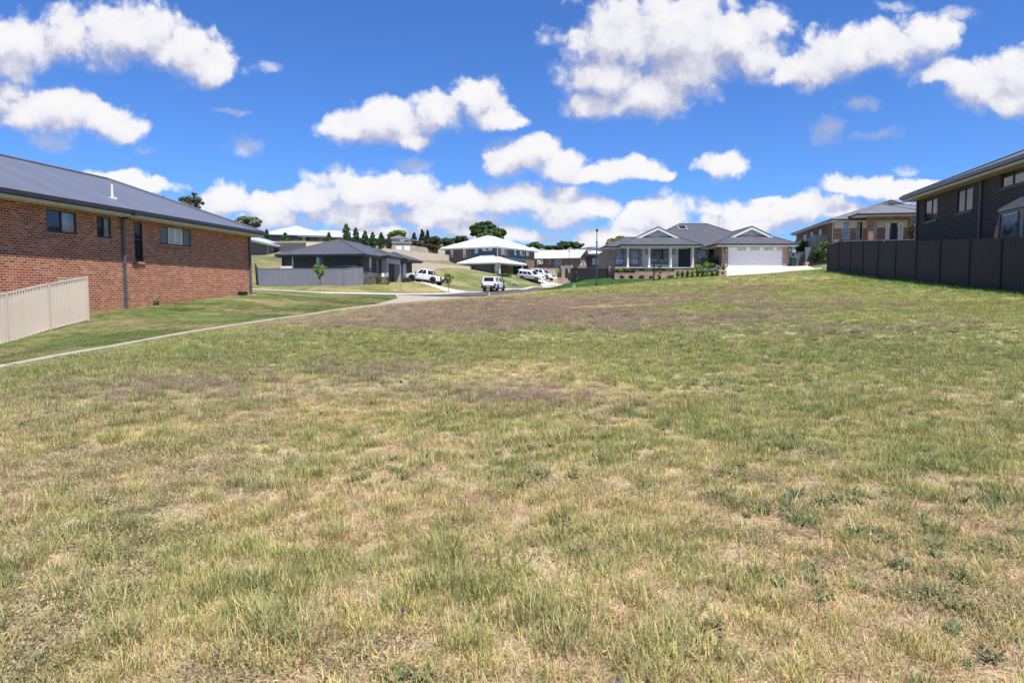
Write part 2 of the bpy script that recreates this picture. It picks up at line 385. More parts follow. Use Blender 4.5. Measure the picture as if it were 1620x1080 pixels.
cmb = nd(wt, 'ShaderNodeCombineXYZ'); wt.links.new(wm('DIVIDE', sep.outputs[0], dy), cmb.inputs[0]); wt.links.new(wm('DIVIDE', sep.outputs[2], dy), cmb.inputs[1])
UV0 = cmb.outputs[0]
# cumulus banks by direction: (x, y of the middle, half width, half height) on the 1620 x 1080 view straight to the south
CL = [(30, 75, 75, 50), (100, 55, 60, 40), (200, 55, 85, 48), (285, 85, 70, 42), (335, 108, 45, 26), (20, 110, 60, 38),
      (100, 180, 62, 38), (150, 190, 55, 27), (40, 185, 70, 26), (200, 205, 34, 22), (20, 150, 28, 20), 
      (230, 292, 50, 15), (185, 280, 50, 14), 
      (600, 198, 66, 34), (560, 212, 50, 22), (690, 185, 50, 32), (755, 165, 44, 32), (790, 185, 42, 18), (640, 222, 40, 14),
      (980, 60, 95, 62), (1080, 60, 120, 70), (1160, 60, 80, 48), (960, 120, 75, 45), (1030, 150, 80, 40), (930, 165, 50, 24), (1090, 110, 80, 50), (1200, 85, 50, 35),
      (1270, 110, 62, 32), (1340, 88, 66, 45), (1420, 75, 62, 40), (1470, 55, 45, 34), (1240, 125, 40, 18), 
      (1500, 120, 50, 26), (1560, 135, 68, 42), (1620, 125, 50, 50), (1600, 160, 60, 22),
      (830, 245, 58, 30), (800, 262, 32, 22), (880, 262, 50, 26), (935, 276, 45, 16), (1010, 268, 50, 20), (1050, 275, 22, 12),
      (1148, 258, 42, 24), (350, 318, 36, 28), (410, 330, 50, 20), (490, 318, 50, 24), (560, 305, 62, 38), (640, 308, 80, 36), (740, 318, 75, 28), (830, 318, 70, 30), (890, 308, 50, 24),
      (940, 330, 50, 22), (880, 340, 75, 22), (560, 345, 120, 26), (700, 348, 110, 24), (430, 345, 70, 18), (1045, 340, 58, 34), (1010, 360, 50, 26),
      (1200, 345, 100, 26), (1270, 330, 80, 22), (1160, 355, 60, 22), (1350, 340, 60, 18), (1390, 293, 62, 17), (1340, 296, 45, 14), (1450, 300, 70, 14),
      (800, 372, 130, 14), (980, 380, 100, 14), (600, 372, 120, 14), (1120, 375, 90, 12), (1400, 330, 60, 10), (1225, 315, 26, 8)]
WISP = [(1357, 166, 34, 17), (1322, 200, 30, 24), (1375, 213, 46, 11), (585, 268, 24, 9), (660, 258, 38, 12), (365, 173, 34, 7), (420, 104, 17, 8), (490, 280, 12, 10), (535, 268, 20, 9), (392, 231, 30, 22), (1520, 25, 50, 14), (75, 222, 40, 16), (230, 235, 30, 12), (1415, 8, 40, 8), (1430, 268, 22, 9)]
grp = bpy.data.node_groups.new('cumulus', 'ShaderNodeTree')
grp.interface.new_socket('uv', in_out='INPUT', socket_type='NodeSocketVector'); grp.interface.new_socket('d', in_out='OUTPUT', socket_type='NodeSocketFloat'); grp.interface.new_socket('w', in_out='OUTPUT', socket_type='NodeSocketFloat')
gi = grp.nodes.new('NodeGroupInput'); go = grp.nodes.new('NodeGroupOutput')
def gm(op, *ins):
    n = grp.nodes.new('ShaderNodeMath'); n.operation = op
    for k, v in enumerate(ins):
        if isinstance(v, (int, float)): n.inputs[k].default_value = v
        else: grp.links.new(v, n.inputs[k])
    return n.outputs[0]
def gnoise(scale, det, rough=.6, dim='2D'):
    n = grp.nodes.new('ShaderNodeTexNoise'); n.noise_dimensions = dim; n.inputs['Scale'].default_value = scale; n.inputs['Detail'].default_value = det; n.inputs['Roughness'].default_value = rough
    return n
# warp, then nearest of all the ellipses
w1 = gnoise(11, 4); grp.links.new(gi.outputs[0], w1.inputs['Vector'])
vs = grp.nodes.new('ShaderNodeVectorMath'); vs.operation = 'SUBTRACT'; grp.links.new(w1.outputs['Color'], vs.inputs[0]); vs.inputs[1].default_value = (.5, .5, .5)
vm = grp.nodes.new('ShaderNodeVectorMath'); vm.operation = 'MULTIPLY_ADD'; grp.links.new(vs.outputs[0], vm.inputs[0]); vm.inputs[1].default_value = (.055, .04, 0); grp.links.new(gi.outputs[0], vm.inputs[2])
def nearest(lst, grow, soft):
    acc = None
    for (cx, cy, rx, ry) in lst:
        r3 = ray(cx, cy); u, v = r3[0], r3[2]; ru, rv = rx / 1080 * grow, ry / 1080 * grow; weak = 0 if cy > 330 or not soft else max(0, min(.8, (30 - rx) / 16)) if ry < 19 else 0
        a = grp.nodes.new('ShaderNodeVectorMath'); a.operation = 'MULTIPLY_ADD'; grp.links.new(vm.outputs[0], a.inputs[0])
        a.inputs[1].default_value = (1 / ru, 1 / rv, 0); a.inputs[2].default_value = (-u / ru, -v / rv, weak)
        l = grp.nodes.new('ShaderNodeVectorMath'); l.operation = 'LENGTH'; grp.links.new(a.outputs[0], l.inputs[0])
        if acc is None: acc = l.outputs['Value']
        else:
            s_ = grp.nodes.new('ShaderNodeMath'); s_.operation = 'SMOOTH_MIN'; s_.inputs[2].default_value = .18
            grp.links.new(acc, s_.inputs[0]); grp.links.new(l.outputs['Value'], s_.inputs[1]); acc = s_.outputs[0]
    return acc
acc = nearest(CL, 1.10, True); accw = nearest(WISP, 1.15, False)
n1 = gnoise(17, 9, .62); grp.links.new(gi.outputs[0], n1.inputs['Vector'])
vo = grp.nodes.new('ShaderNodeTexVoronoi'); vo.voronoi_dimensions = '2D'; vo.feature = 'SMOOTH_F1'; vo.inputs['Scale'].default_value = 26; vo.inputs['Smoothness'].default_value = .5; vo.inputs['Detail'].default_value = 2; vo.inputs['Roughness'].default_value = .6
grp.links.new(vm.outputs[0], vo.inputs['Vector'])
d = gm('SUBTRACT', 1.2, acc)
d = gm('ADD', d, gm('MULTIPLY', gm('SUBTRACT', n1.outputs['Fac'], .5), 1.0))
d = gm('ADD', d, gm('MULTIPLY', gm('SUBTRACT', .42, vo.outputs['Distance']), .30))
grp.links.new(d, go.inputs[0])
grp.links.new(gm('ADD', gm('SUBTRACT', .95, accw), gm('MULTIPLY', gm('SUBTRACT', n1.outputs['Fac'], .5), 2.2)), go.inputs[1])
def clo(uv):
    g = wt.nodes.new('ShaderNodeGroup'); g.node_tree = grp; wt.links.new(uv, g.inputs[0]); return g.outputs
def shift(off):
    n = wt.nodes.new('ShaderNodeVectorMath'); n.operation = 'ADD'; wt.links.new(UV0, n.inputs[0]); n.inputs[1].default_value = off; return n.outputs[0]
D0, WI = clo(UV0)[:2]; D1 = clo(shift((.011, .03, 0)))[0]
al = nd(wt, 'ShaderNodeMapRange', interpolation_type='SMOOTHSTEP'); wt.links.new(D0, al.inputs['Value'])
al.inputs['From Min'].default_value = -.05; lit = wm('SUBTRACT', D0, D1)
wt.links.new(wm('SUBTRACT', .60, wm('MULTIPLY', wm('MINIMUM', wm('MAXIMUM', lit, -.4), .4), .55)), al.inputs['From Max'])      # crisp lit tops, soft bases
# towards the back of the sky: broken cloud by plain noise
bn = nd(wt, 'ShaderNodeTexNoise', i_Scale=2.6, i_Detail=7.0, i_Roughness=.6); wt.links.new(tcw.outputs['Generated'], bn.inputs['Vector'])
bk = nd(wt, 'ShaderNodeMapRange', interpolation_type='SMOOTHSTEP'); wt.links.new(bn.outputs['Fac'], bk.inputs['Value']); bk.inputs['From Min'].default_value = .55; bk.inputs['From Max'].default_value = .66
side = nd(wt, 'ShaderNodeMapRange', interpolation_type='SMOOTHSTEP'); wt.links.new(sep.outputs[1], side.inputs['Value']); side.inputs['From Min'].default_value = .5; side.inputs['From Max'].default_value = .25
up = nd(wt, 'ShaderNodeMapRange'); wt.links.new(sep.outputs[2], up.inputs['Value']); up.inputs['From Min'].default_value = -.02; up.inputs['From Max'].default_value = .02
ws = nd(wt, 'ShaderNodeMapRange', interpolation_type='SMOOTHSTEP'); wt.links.new(WI, ws.inputs['Value']); ws.inputs['From Max'].default_value = 1.0; ws.inputs['To Max'].default_value = .62
alpha = wm('MAXIMUM', wm('MAXIMUM', al.outputs[0], ws.outputs[0]), wm('MULTIPLY', bk.outputs[0], side.outputs[0]))
alpha = wm('MULTIPLY', wm('MULTIPLY', alpha, up.outputs[0]), .97)
sh = wm('ADD', wm('MULTIPLY', lit, .85), .37, clamp=True)
cr = ramp(wt, [(0, (.50, .52, .66)), (.34, (.70, .70, .81)), (.58, (.89, .89, .945)), (1, (1.0, .99, 1.0))]); wt.links.new(sh, cr.inputs[0])
bs = wt.nodes.new('ShaderNodeBackground'); bs.inputs[1].default_value = .105
wt.links.new(mixc(wt, 1.0, sky.outputs[0], (.355, .60, 1.0), 'MULTIPLY'), bs.inputs[0])       # deep blue of the clear air at altitude
bc = wt.nodes.new('ShaderNodeBackground'); bc.inputs[1].default_value = .60; wt.links.new(cr.outputs[0], bc.inputs[0])
mx = wt.nodes.new('ShaderNodeMixShader'); wt.links.new(alpha, mx.inputs[0]); wt.links.new(bs.outputs[0], mx.inputs[1]); wt.links.new(bc.outputs[0], mx.inputs[2])
wo = wt.nodes.new('ShaderNodeOutputWorld'); wt.links.new(mx.outputs[0], wo.inputs[0])
W.cycles.sampling_method = 'MANUAL'; W.cycles.sample_map_resolution = 512
vs_ = scene.view_settings; vs_.view_transform = 'Standard'; vs_.look = 'None'; vs_.exposure = 0.7; vs_.gamma = 1
scene.cycles.max_bounces = 6; scene.cycles.diffuse_bounces = 3; scene.cycles.glossy_bounces = 3; scene.cycles.transmission_bounces = 3; scene.cycles.transparent_max_bounces = 8
scene.cycles.use_denoising = True; scene.cycles.denoising_prefilter = 'ACCURATE'
scene.cycles.sample_clamp_indirect = 8

# ------------------------------------------------------------------ ground
STRIP = [(-9.35, -12), (-9.0, 12), (-8.75, 22.9), (-8.45, 36), (-8.3, 42)]     # left side of the concrete edging
def strip_x(y): return np.interp(y, [p[1] for p in STRIP], [p[0] for p in STRIP])
def fence_x(y): return 13.3 + .167 * np.asarray(y)
def px_of(x, y): return 810 + 1080 * x / np.maximum(y, .1)
def poly_in(x, y, poly):
    x = np.asarray(x); y = np.asarray(y); c = np.zeros(x.shape, bool); n = len(poly)
    for i in range(n):
        (x0, y0), (x1, y1) = poly[i], poly[(i + 1) % n]
        if y0 == y1: continue
        c ^= ((y0 > y) != (y1 > y)) & (x < (x1 - x0) * (y - y0) / (y1 - y0) + x0)
    return c
def XY(*a): return [(P(px, py, D)[0], D) for px, py, D in a]
FIELD = [(-8.55, -12), (-8.55, 12), (-8.3, 22.9), (-8.0, 36), (-7.3, 42.5), (-5.6, 48), (-4.2, 56.5)] + XY((760, 466, 60), (850, 461, 66), (908, 458, 62.4), (943, 458, 59.4), (1000, 453, 59.4), (1140, 441, 61.5), (1230, 433, 57), (1290, 428.5, 53), (1312, 428, 45.6)) + [(fence_x(24.4) - .1, 24.4), (fence_x(0), 0), (fence_x(-12), -12)]
def bands(x, y):
    """where the field is dry, green, purple with grass seed, bare"""
    n1 = fbm(x, y, 3.2, 3, 4); n2 = fbm(x, y, .9, 11, 4); n3 = fbm(x, y, 7.5, 21, 3); n4 = fbm(x, y, .45, 51, 3)
    d = np.hypot(x, y)
    yy = y - .12 * x
    # purple brown seed heads: a long band across the middle distance and two near patches
    pur = sstep(17.0, 19.5, y + (n1 - .5) * 9 - .02 * x) * (1 - sstep(31, 39, y + (n1 - .5) * 10)) * sstep(.33, .47, n3 * .6 + n2 * .4 + .02) * sstep(-8.5, -5, x) * (1 - sstep(9.5, 14, x + (n1 - .5) * 8))
    pur = np.maximum(pur, np.exp(-((x + 4.4) / 1.9) ** 2 - ((y - 9.4) / 1.0) ** 2) * sstep(.35, .6, n2 + .1) * 1.0)
    pur = np.maximum(pur, np.exp(-((x + 2.2) / 1.2) ** 2 - ((y - 10.6) / .9) ** 2) * sstep(.35, .6, n2 + .1))
    pur = np.maximum(pur, np.exp(-((x - .1) / 1.3) ** 2 - ((y - 8.9) / .7) ** 2) * sstep(.4, .6, n2 + .1) * .9)
    pur = np.maximum(pur, .7 * np.exp(-((x - 7.5) / 3.) ** 2 - ((y - 15.5) / 1.2) ** 2) * sstep(.4, .6, n2 + .1))
    pur = np.clip(pur, 0, 1)
    green = sstep(.36, .66, n1 * .5 + n2 * .5 + .20 * sstep(9, 14, d) * (1 - sstep(18, 26, d)) + .16 * sstep(1, 9, x) - .07 * (1 - sstep(4.5, 8, d)) + .25 * (1 - sstep(1.0, 4.5, fence_x(y) - x)) * sstep(16, 22, y))
    bare = sstep(.53, .70, n4 * .55 + n2 * .45 + .07 * (1 - sstep(4, 8, d))) * (1 - green * .75)
    mat = sstep(.45, .62, fbm(x, y, 1.3, 77, 4) + .10 * (1 - sstep(-3.4, -1.2, x)) * sstep(3.3, 4.5, y) * (1 - sstep(9, 11, y))) # grey green creeping leaves
    return dict(pur=pur, green=green, bare=bare, mat=mat, n1=n1, n2=n2, n3=n3, n4=n4)
c_straw = np.array([.47, .385, .235]); c_soil = np.array([.39, .30, .205]); c_green = np.array([.29, .29, .13]); c_lime = np.array([.40, .375, .19]); c_pur = np.array([.27, .225, .175]); c_deep = np.array([.085, .125, .04])
def lerp(a, b, t): return a + (b - a) * np.asarray(t)[..., None]
def field_col(x, y):
    B = bands(x, y); d = np.hypot(x, y)
    c = lerp(c_soil[None] * np.ones(x.shape + (1,)), c_straw, sstep(.3, .6, B['n2']))
    far = sstep(6, 22, d)
    c = lerp(c, lerp(np.ones(x.shape + (1,)) * c_lime, c_green, B['n2']), B['green'] * (.35 + .5 * far))
    c = lerp(c, c_lime, far * .35) * np.array([.99, 1.0, 1.02])
    return lerp(c, c_pur, B['pur'] * (.26 + .26 * far)), B
def lawn_col(x, y, base, dry, k=.5, sc=1.6, s=5):
    n = fbm(x, y, sc, s, 4); n2 = fbm(x, y, .35, s + 9, 3)
    n4 = fbm(x, y, sc * .28, s + 3, 3)
    c = lerp(np.array(base)[None] * np.ones(x.shape + (1,)), np.array(dry), .8 * sstep(k - .06, k + .24, n * .62 + n4 * .38))
    return c * (.72 + .56 * n2)[..., None]
def gaxis(a, b, step, lo, hi, g=1.25):
    q = list(np.arange(a, b + 1e-6, step)); s = step
    while q[-1] < hi: s *= g; q.append(q[-1] + s)
    s = step; f = []
    v = a
    while v > lo: s *= g; v -= s; f.append(v)
    return np.array(f[::-1] + q)
gx = gaxis(-42, 44, .55, -900, 900); gy = gaxis(-3, 135, .55, -60, 1500)
GX, GY = np.meshgrid(gx, gy); GZ = gza(GX, GY)
col = lawn_col(GX, GY, (.125, .135, .055), (.26, .215, .12), .42, 4, 61)
fc, _ = field_col(GX, GY); inf = poly_in(GX, GY, FIELD); col = np.where(inf[..., None], fc, col)
nx, ny = len(gx), len(gy)
me = bpy.data.meshes.new('ground')
vv = np.stack([GX, GY, GZ], -1).reshape(-1, 3)
idx = np.arange(nx * ny).reshape(ny, nx)
ff = np.stack([idx[:-1, :-1], idx[:-1, 1:], idx[1:, 1:], idx[1:, :-1]], -1).reshape(-1, 4)
me.from_pydata(vv.tolist(), [], ff.tolist())
at = me.color_attributes.new('tone', 'FLOAT_COLOR', 'POINT')
at.data.foreach_set('color', np.concatenate([col.reshape(-1, 3), np.ones((nx * ny, 1))], 1).astype(np.float32).ravel())
me.polygons.foreach_set('use_smooth', [True] * len(me.polygons))
def soil(name):
    m, nt, b = NM(name)
    a = nd(nt, 'ShaderNodeAttribute', attribute_name='tone')
    tc = nd(nt, 'ShaderNodeTexCoord')
    n = nd(nt, 'ShaderNodeTexNoise', i_Scale=38.0, i_Detail=6.0, i_Roughness=.7); nt.links.new(tc.outputs['Object'], n.inputs['Vector'])
    n0 = nd(nt, 'ShaderNodeTexNoise', i_Scale=4.5, i_Detail=6.0, i_Roughness=.7); nt.links.new(tc.outputs['Object'], n0.inputs['Vector'])
    r = ramp(nt, [(.28, (.55, .53, .5)), (.5, (1, 1, 1)), (.72, (1.4, 1.35, 1.25))]); nt.links.new(n.outputs['Fac'], r.inputs[0])
    r0 = ramp(nt, [(.3, (.8,) * 3), (.7, (1.18,) * 3)]); nt.links.new(n0.outputs['Fac'], r0.inputs[0])
    nt.links.new(mixc(nt, 1.0, mixc(nt, 1.0, a.outputs['Color'], r.outputs[0], 'MULTIPLY'), r0.outputs[0], 'MULTIPLY'), b.inputs['Base Color'])
    b.inputs['Roughness'].default_value = .95; b.inputs['Specular IOR Level'].default_value = .1
    bump(nt, b, n.outputs['Fac'], .7, .03); return m
M['ground'] = soil('dry_ground'); me.materials.append(M['ground'])
ground = bpy.data.objects.new('ground', me); C.objects.link(ground); tag(ground, kind='structure')

def drape(name, poly, off, mat, step=1.0, colf=None, kind='structure', thick=0):
    bm = bmesh.new(); vs = [bm.verts.new((x, y, 0)) for x, y in poly]; bm.faces.new(vs)
    xs = [p[0] for p in poly]; ys = [p[1] for p in poly]
    for ax, lo, hi in ((0, min(xs), max(xs)), (1, min(ys), max(ys))):
        v = math.floor(lo / step) * step + step
        while v < hi:
            co = [0, 0, 0]; no = [0, 0, 0]; co[ax] = v + 1e-4; no[ax] = 1
            bmesh.ops.bisect_plane(bm, geom=bm.verts[:] + bm.edges[:] + bm.faces[:], plane_co=co, plane_no=no); v += step
    bmesh.ops.recalc_face_normals(bm, faces=bm.faces)
    for f in bm.faces:
        if f.normal.z < 0: f.normal_flip()
    if thick:
        ret = bmesh.ops.extrude_face_region(bm, geom=bm.faces[:])
        top = {g for g in ret['geom'] if isinstance(g, bmesh.types.BMVert)}
    bm.verts.ensure_lookup_table()
    X = np.array([v.co.x for v in bm.verts]); Y = np.array([v.co.y for v in bm.verts]); Z = gza(X, Y)
    for k, v in enumerate(bm.verts):
        v.co.z = Z[k] + off - (thick if (thick and v not in top) else 0)
    if thick: bmesh.ops.recalc_face_normals(bm, faces=bm.faces)
    me = bpy.data.meshes.new(name); bm.to_mesh(me); bm.free()
    if colf:
        a = me.color_attributes.new('tone', 'FLOAT_COLOR', 'POINT'); c = colf(X, Y)
        a.data.foreach_set('color', np.concatenate([c, np.ones((len(X), 1))], 1).astype(np.float32).ravel())
    me.polygons.foreach_set('use_smooth', [not thick] * len(me.polygons))
    me.materials.append(mat); o = bpy.data.objects.new(name, me); C.objects.link(o)
    return tag(o, kind=kind) if kind else o

# road: far kerb line, then the near side 7 m off it
KL = [(-60, 50), (-38, 51.5), (-25, 54.5)] + XY((516, 465, 62), (640, 467, 68), (700, 466, 73), (735, 463.5, 78), (765, 461.5, 86), (800, 459, 94), (850, 456, 105), (895, 452, 117), (925, 449.5, 130), (950, 448, 146))
def resample(pts, step):
    out = []; q = [Vector((*p, 0)) for p in pts]; n = len(q)
    for i in range(n - 1):
        p0, p1, p2, p3 = q[max(i - 1, 0)], q[i], q[i + 1], q[min(i + 2, n - 1)]; k = max(1, int((p2 - p1).length / step))
        for j in range(k):
            t = j / k
            out.append(.5 * ((2 * p1) + (p2 - p0) * t + (2 * p0 - 5 * p1 + 4 * p2 - p3) * t * t + (3 * p1 - p0 - 3 * p2 + p3) * t ** 3))
    out.append(q[-1]); return out
def offset(line, d):
    o = []
    for i, p in enumerate(line):
        t = (line[min(i + 1, len(line) - 1)] - line[max(i - 1, 0)]).normalized(); o.append(p + Vector((t.y, -t.x, 0)) * d)
    return o
KLs = resample(KL, 1.2)
def ribbon(name, a, b, off, mat, kind='structure'):
    mb = MB(); n = 5
    X = [[a[i].lerp(b[i], j / n) for j in range(n + 1)] for i in range(len(a))]
    Z = gza(np.array([[p.x for p in r] for r in X]), np.array([[p.y for p in r] for r in X]))
    for i in range(len(a) - 1):
        for j in range(n):
            q = [(i, j), (i, j + 1), (i + 1, j + 1), (i + 1, j)]
            mb.face([(X[p][r].x, X[p][r].y, Z[p][r] + off) for p, r in q])
    return tag(mb.build(name, mat, weld=True, smooth=1.0), kind=kind)
ribbon('road', KLs, offset(KLs, 7.0), .05, M['asphalt'])
def kerbline(line, d0, d1, skip=None):
    """kerb and gutter: a flat pan and an upstand 0.13 m high"""
    mb = MB(); prof = [(d0, .055), (d0 + (d1 - d0) * .62, .075), (d0 + (d1 - d0) * .72, .19), (d1, .195), (d1, -.1)]
    O = [offset(line, q[0]) for q in prof]; zz = [gza(np.array([p.x for p in line]), np.array([p.y for p in line])) for _ in prof]
    for i in range(len(line) - 1):
        low = skip and skip(line[i])
        for k in range(len(prof) - 1):
            h0, h1 = prof[k][1], prof[k + 1][1]
            if low: h0, h1 = min(h0, .09), min(h1, .09)
            mb.face([(O[k][i].x, O[k][i].y, zz[k][i] + h0), (O[k + 1][i].x, O[k + 1][i].y, zz[k][i] + h1), (O[k + 1][i + 1].x, O[k + 1][i + 1].y, zz[k][i + 1] + h1), (O[k][i + 1].x, O[k][i + 1].y, zz[k][i + 1] + h0)])
    return mb
tag(kerbline(KLs, .45, -.2, lambda p: -4.8 < p.x < -2.6).build('kerb', M['kerb'], weld=True, smooth=.5), kind='structure')

# concrete edging beside the field, opening into the crossover at the road
es = resample(STRIP, 1.0)
es2 = [p + Vector((.22 + .38 * sstep(32, 42, p.y), 0, 0)) for p in es]
mb = MB(); za = gza(np.array([p.x for p in es]), np.array([p.y for p in es])); zb = gza(np.array([p.x for p in es2]), np.array([p.y for p in es2]))
for i in range(len(es) - 1):
    a, b, c, d = es[i], es2[i], es2[i + 1], es[i + 1]
    if i % 3 == 0: k = .035; a, b = a.lerp(d, k), b.lerp(c, k)
    A, B, c_, d_ = (a.x, a.y, za[i] + .07), (b.x, b.y, zb[i] + .05), (c.x, c.y, zb[i + 1] + .05), (d.x, d.y, za[i + 1] + .07)
    mb.face([A, B, c_, d_]); mb.face([(a.x, a.y, za[i] - .2), A, d_, (d.x, d.y, za[i + 1] - .2)]); mb.face([B, (b.x, b.y, zb[i] - .2), (c.x, c.y, zb[i + 1] - .2), c_])
tag(mb.build('concrete_path', M['concrete'], weld=True, smooth=.5), kind='structure')
drape('concrete_driveway', [(-8.3, 42), (-7.7, 42), (-6.9, 44.5), (-5.2, 49), (-3.6, 57.3), (-4.8, 59.5), (-10.2, 59.6), (-9.0, 54), (-8.5, 47)], .09, M['concrete'], .8, thick=.2)
# lawns
LA = [(-40, 8)] + [(-9.4, -12 + 0)] + [(p[0] - .02, p[1]) for p in STRIP[1:]] + [(-8.55, 47), (-9.05, 54), (-10.3, 59.4), (-15.0, 55.4), (-20, 50), (-40, 44)]
drape('lawn', LA, .035, M['ground'], .7, lambda x, y: lawn_col(x, y, (.10, .138, .04), (.31, .24, .13), .47, 2.0, 5))
LG = [(-32.5, 71), (-27, 71.5)] + XY((409, 452, 72), (544, 453, 72), (574, 451, 76), (597, 449, 80), (640, 447, 85)) + XY((650, 449, 83), (690, 453, 80), (725, 459, 77.6))
LGe = [(p.x, p.y) for p in offset(KLs, -.22) if -34 < p.x < -5.6][::-1]
LAWN_G = LG + LGe
drape('lawn', LG + LGe + [(-36, 53)], .035, M['ground'], .8, lambda x, y: lawn_col(x, y, (.16, .175, .058), (.40, .32, .16), .45, 3, 15))
LB = XY((700, 450, 84), (660, 433, 98.5), (781, 439, 124), (845, 437, 121)) + XY((866, 445, 111.6),) 
LBe = [(p.x, p.y) for p in offset(KLs, -.22) if -2.6 < p.x < 5.2][::-1]
drape('lawn', LB + LBe, .035, M['ground'], .9, lambda x, y: lawn_col(x, y, (.115, .14, .05), (.31, .26, .135), .44, 4, 25))
LC = XY((840, 461, 67), (908, 458, 62.3), (943, 458.5, 59.4), (1000, 453, 59.4), (1140, 441.5, 61.5), (1147, 438, 66.5), (1136, 437, 69), (1066, 438, 69.6), (972, 441, 70.5), (960, 441, 73), (903, 448, 73.8), (892, 452, 82), (868, 457, 80))
drape('lawn', LC, .05, M['ground'], .7, lambda x, y: lawn_col(x, y, (.042, .095, .022), (.20, .24, .09), .60, 1.2, 35))
# driveways
drape('driveway', XY((1144, 440, 65.5), (1141, 441, 61.8), (1230, 433, 57.3), (1298, 427.5, 54), (1300, 425, 60), (1275, 422, 72), (1250, 422, 72), (1152, 422, 72), (1147, 430, 70)), .07, M['concrete_new'], .8, thick=.15)
drape('driveway', XY((640, 447, 86), (648, 449, 82), (690, 454, 79.3), (727, 460, 77.2), (758, 462.3, 84.6), (716, 453, 84.5), (688, 446, 87), (655, 442, 90)), .06, M['concrete_new'], .8, thick=.15)
drape('driveway', XY((836, 437, 119), (860, 445, 110.5), (892, 451.5, 117.3), (907, 449, 123), (882, 443, 126), (850, 435, 127)), .06, M['concrete_new'], .9, thick=.15)
# ------------------------------------------------------------------ grass
rng = np.random.default_rng(3)
src = bpy.data.collections.new('grass_sources')
def blade_m(name, rough=.55, trans=.3):
    m, nt, b = NM(name)
    a = nd(nt, 'ShaderNodeAttribute', attribute_name='tint', attribute_type='INSTANCER')
    v = nd(nt, 'ShaderNodeAttribute', attribute_name='var')
    c = mixc(nt, 1.0, a.outputs['Color'], v.outputs['Color'], 'MULTIPLY')
    nt.links.new(c, b.inputs['Base Color']); b.inputs['Roughness'].default_value = rough; b.inputs['Specular IOR Level'].default_value = .25
    tr = nd(nt, 'ShaderNodeBsdfTranslucent'); nt.links.new(c, tr.inputs[0])
    mx = nd(nt, 'ShaderNodeMixShader'); mx.inputs[0].default_value = trans
    nt.links.new(b.outputs[0], mx.inputs[1]); nt.links.new(tr.outputs[0], mx.inputs[2]); nt.links.new(mx.outputs[0], nt.nodes['Material Output'].inputs['Surface'])
    return m
M['blade'] = blade_m('grass_blade')
def mk(name, V, F, K):
    me = bpy.data.meshes.new(name); me.from_pydata(V, [], F)
    a = me.color_attributes.new('var', 'FLOAT_COLOR', 'POINT'); a.data.foreach_set('color', np.array([(*k, 1) for k in K], np.float32).ravel())
    me.materials.append(M['blade']); me.polygons.foreach_set('use_smooth', [True] * len(F))
    o = bpy.data.objects.new(name, me); src.objects.link(o); return o
def blade(V, F, K, base, az, lean, h, w, curl, k, seg=3):
    d = np.array([math.cos(az), math.sin(az), 0]); s = np.array([-math.sin(az), math.cos(az), 0]); p = np.array([*base, 0.0]); a = lean; i0 = len(V)
    st = h / seg
    for j in range(seg + 1):
        ww = w * (1 - (j / seg) ** 1.6) * .5
        if j < seg: V += [tuple(p - s * ww), tuple(p + s * ww)]; K += [k, k]
        else: V.append(tuple(p)); K.append(k)
        p = p + (d * math.sin(a) + np.array([0, 0, 1]) * math.cos(a)) * st; a += curl / seg
    for j in range(seg - 1): F.append((i0 + 2 * j, i0 + 2 * j + 1, i0 + 2 * j + 3, i0 + 2 * j + 2))
    F.append((i0 + 2 * seg - 2, i0 + 2 * seg - 1, i0 + 2 * seg))
U = lambda a, b: rng.uniform(a, b)
def kvar(dryp=.3, sp=.25):
    q = U(1 - sp, 1 + sp)
    if rng.random() < dryp: return (q * 1.45, q * 1.12, q * 1.1)
    return (q, q, q)
def tuft(name, n, rad, h, w, lean, curl, dryp=.3, seg=3):
    V, F, K = [], [], []
    for _ in range(n):
        r = rad * math.sqrt(rng.random()); t = U(0, 6.283); b = (r * math.cos(t), r * math.sin(t))
        az = t + U(-1.2, 1.2) if rng.random() < .7 else U(0, 6.28)
        blade(V, F, K, b, az, U(*lean), U(*h), U(*w), U(*curl), kvar(dryp), seg)
    return mk(name, V, F, K)
for i in range(3): tuft(f'tuft_0{i}', 46, .085, (.02, .06), (.0022, .0045), (.2, 1.2), (.1, 1.2), .5)           # short dry
for i in range(3, 6): tuft(f'tuft_0{i}', 42, .07, (.03, .095), (.003, .0058), (.1, .95), (.2, 1.3), .30)          # green clumps
for i in range(6, 8): tuft(f'tuft_0{i}', 55, .11, (.05, .13), (.002, .0038), (1.2, 1.6), (-.1, .25), .5, 2)        # fallen thatch
for i in range(8, 10):                                                                                          # creeping leaves
    V, F, K = [], [], []
    for _ in range(70):
        r = .13 * math.sqrt(rng.random()); t = U(0, 6.283); z = U(.008, .045); l = U(.004, .011)
        c = np.array([r * math.cos(t), r * math.sin(t), z]); a = U(0, 6.28); tl = U(-.6, .6)
        d = np.array([math.cos(a), math.sin(a), tl]); s = np.array([-math.sin(a), math.cos(a), U(-.5, .5)]) * .55; i0 = len(V); k = kvar(.15, .35)
        for q in (c - d * l, c + s * l, c + d * l, c - s * l): V.append(tuple(q)); K.append(k)
        F.append((i0, i0 + 1, i0 + 2, i0 + 3))
    for _ in range(14): blade(V, F, K, (U(-.12, .12), U(-.12, .12)), U(0, 6.28), U(.2, 1.0), U(.03, .08), .003, U(0, .8), kvar(.6), 2)
    mk(f'tuft_0{i}' if i < 10 else f'tuft_{i}', V, F, K)
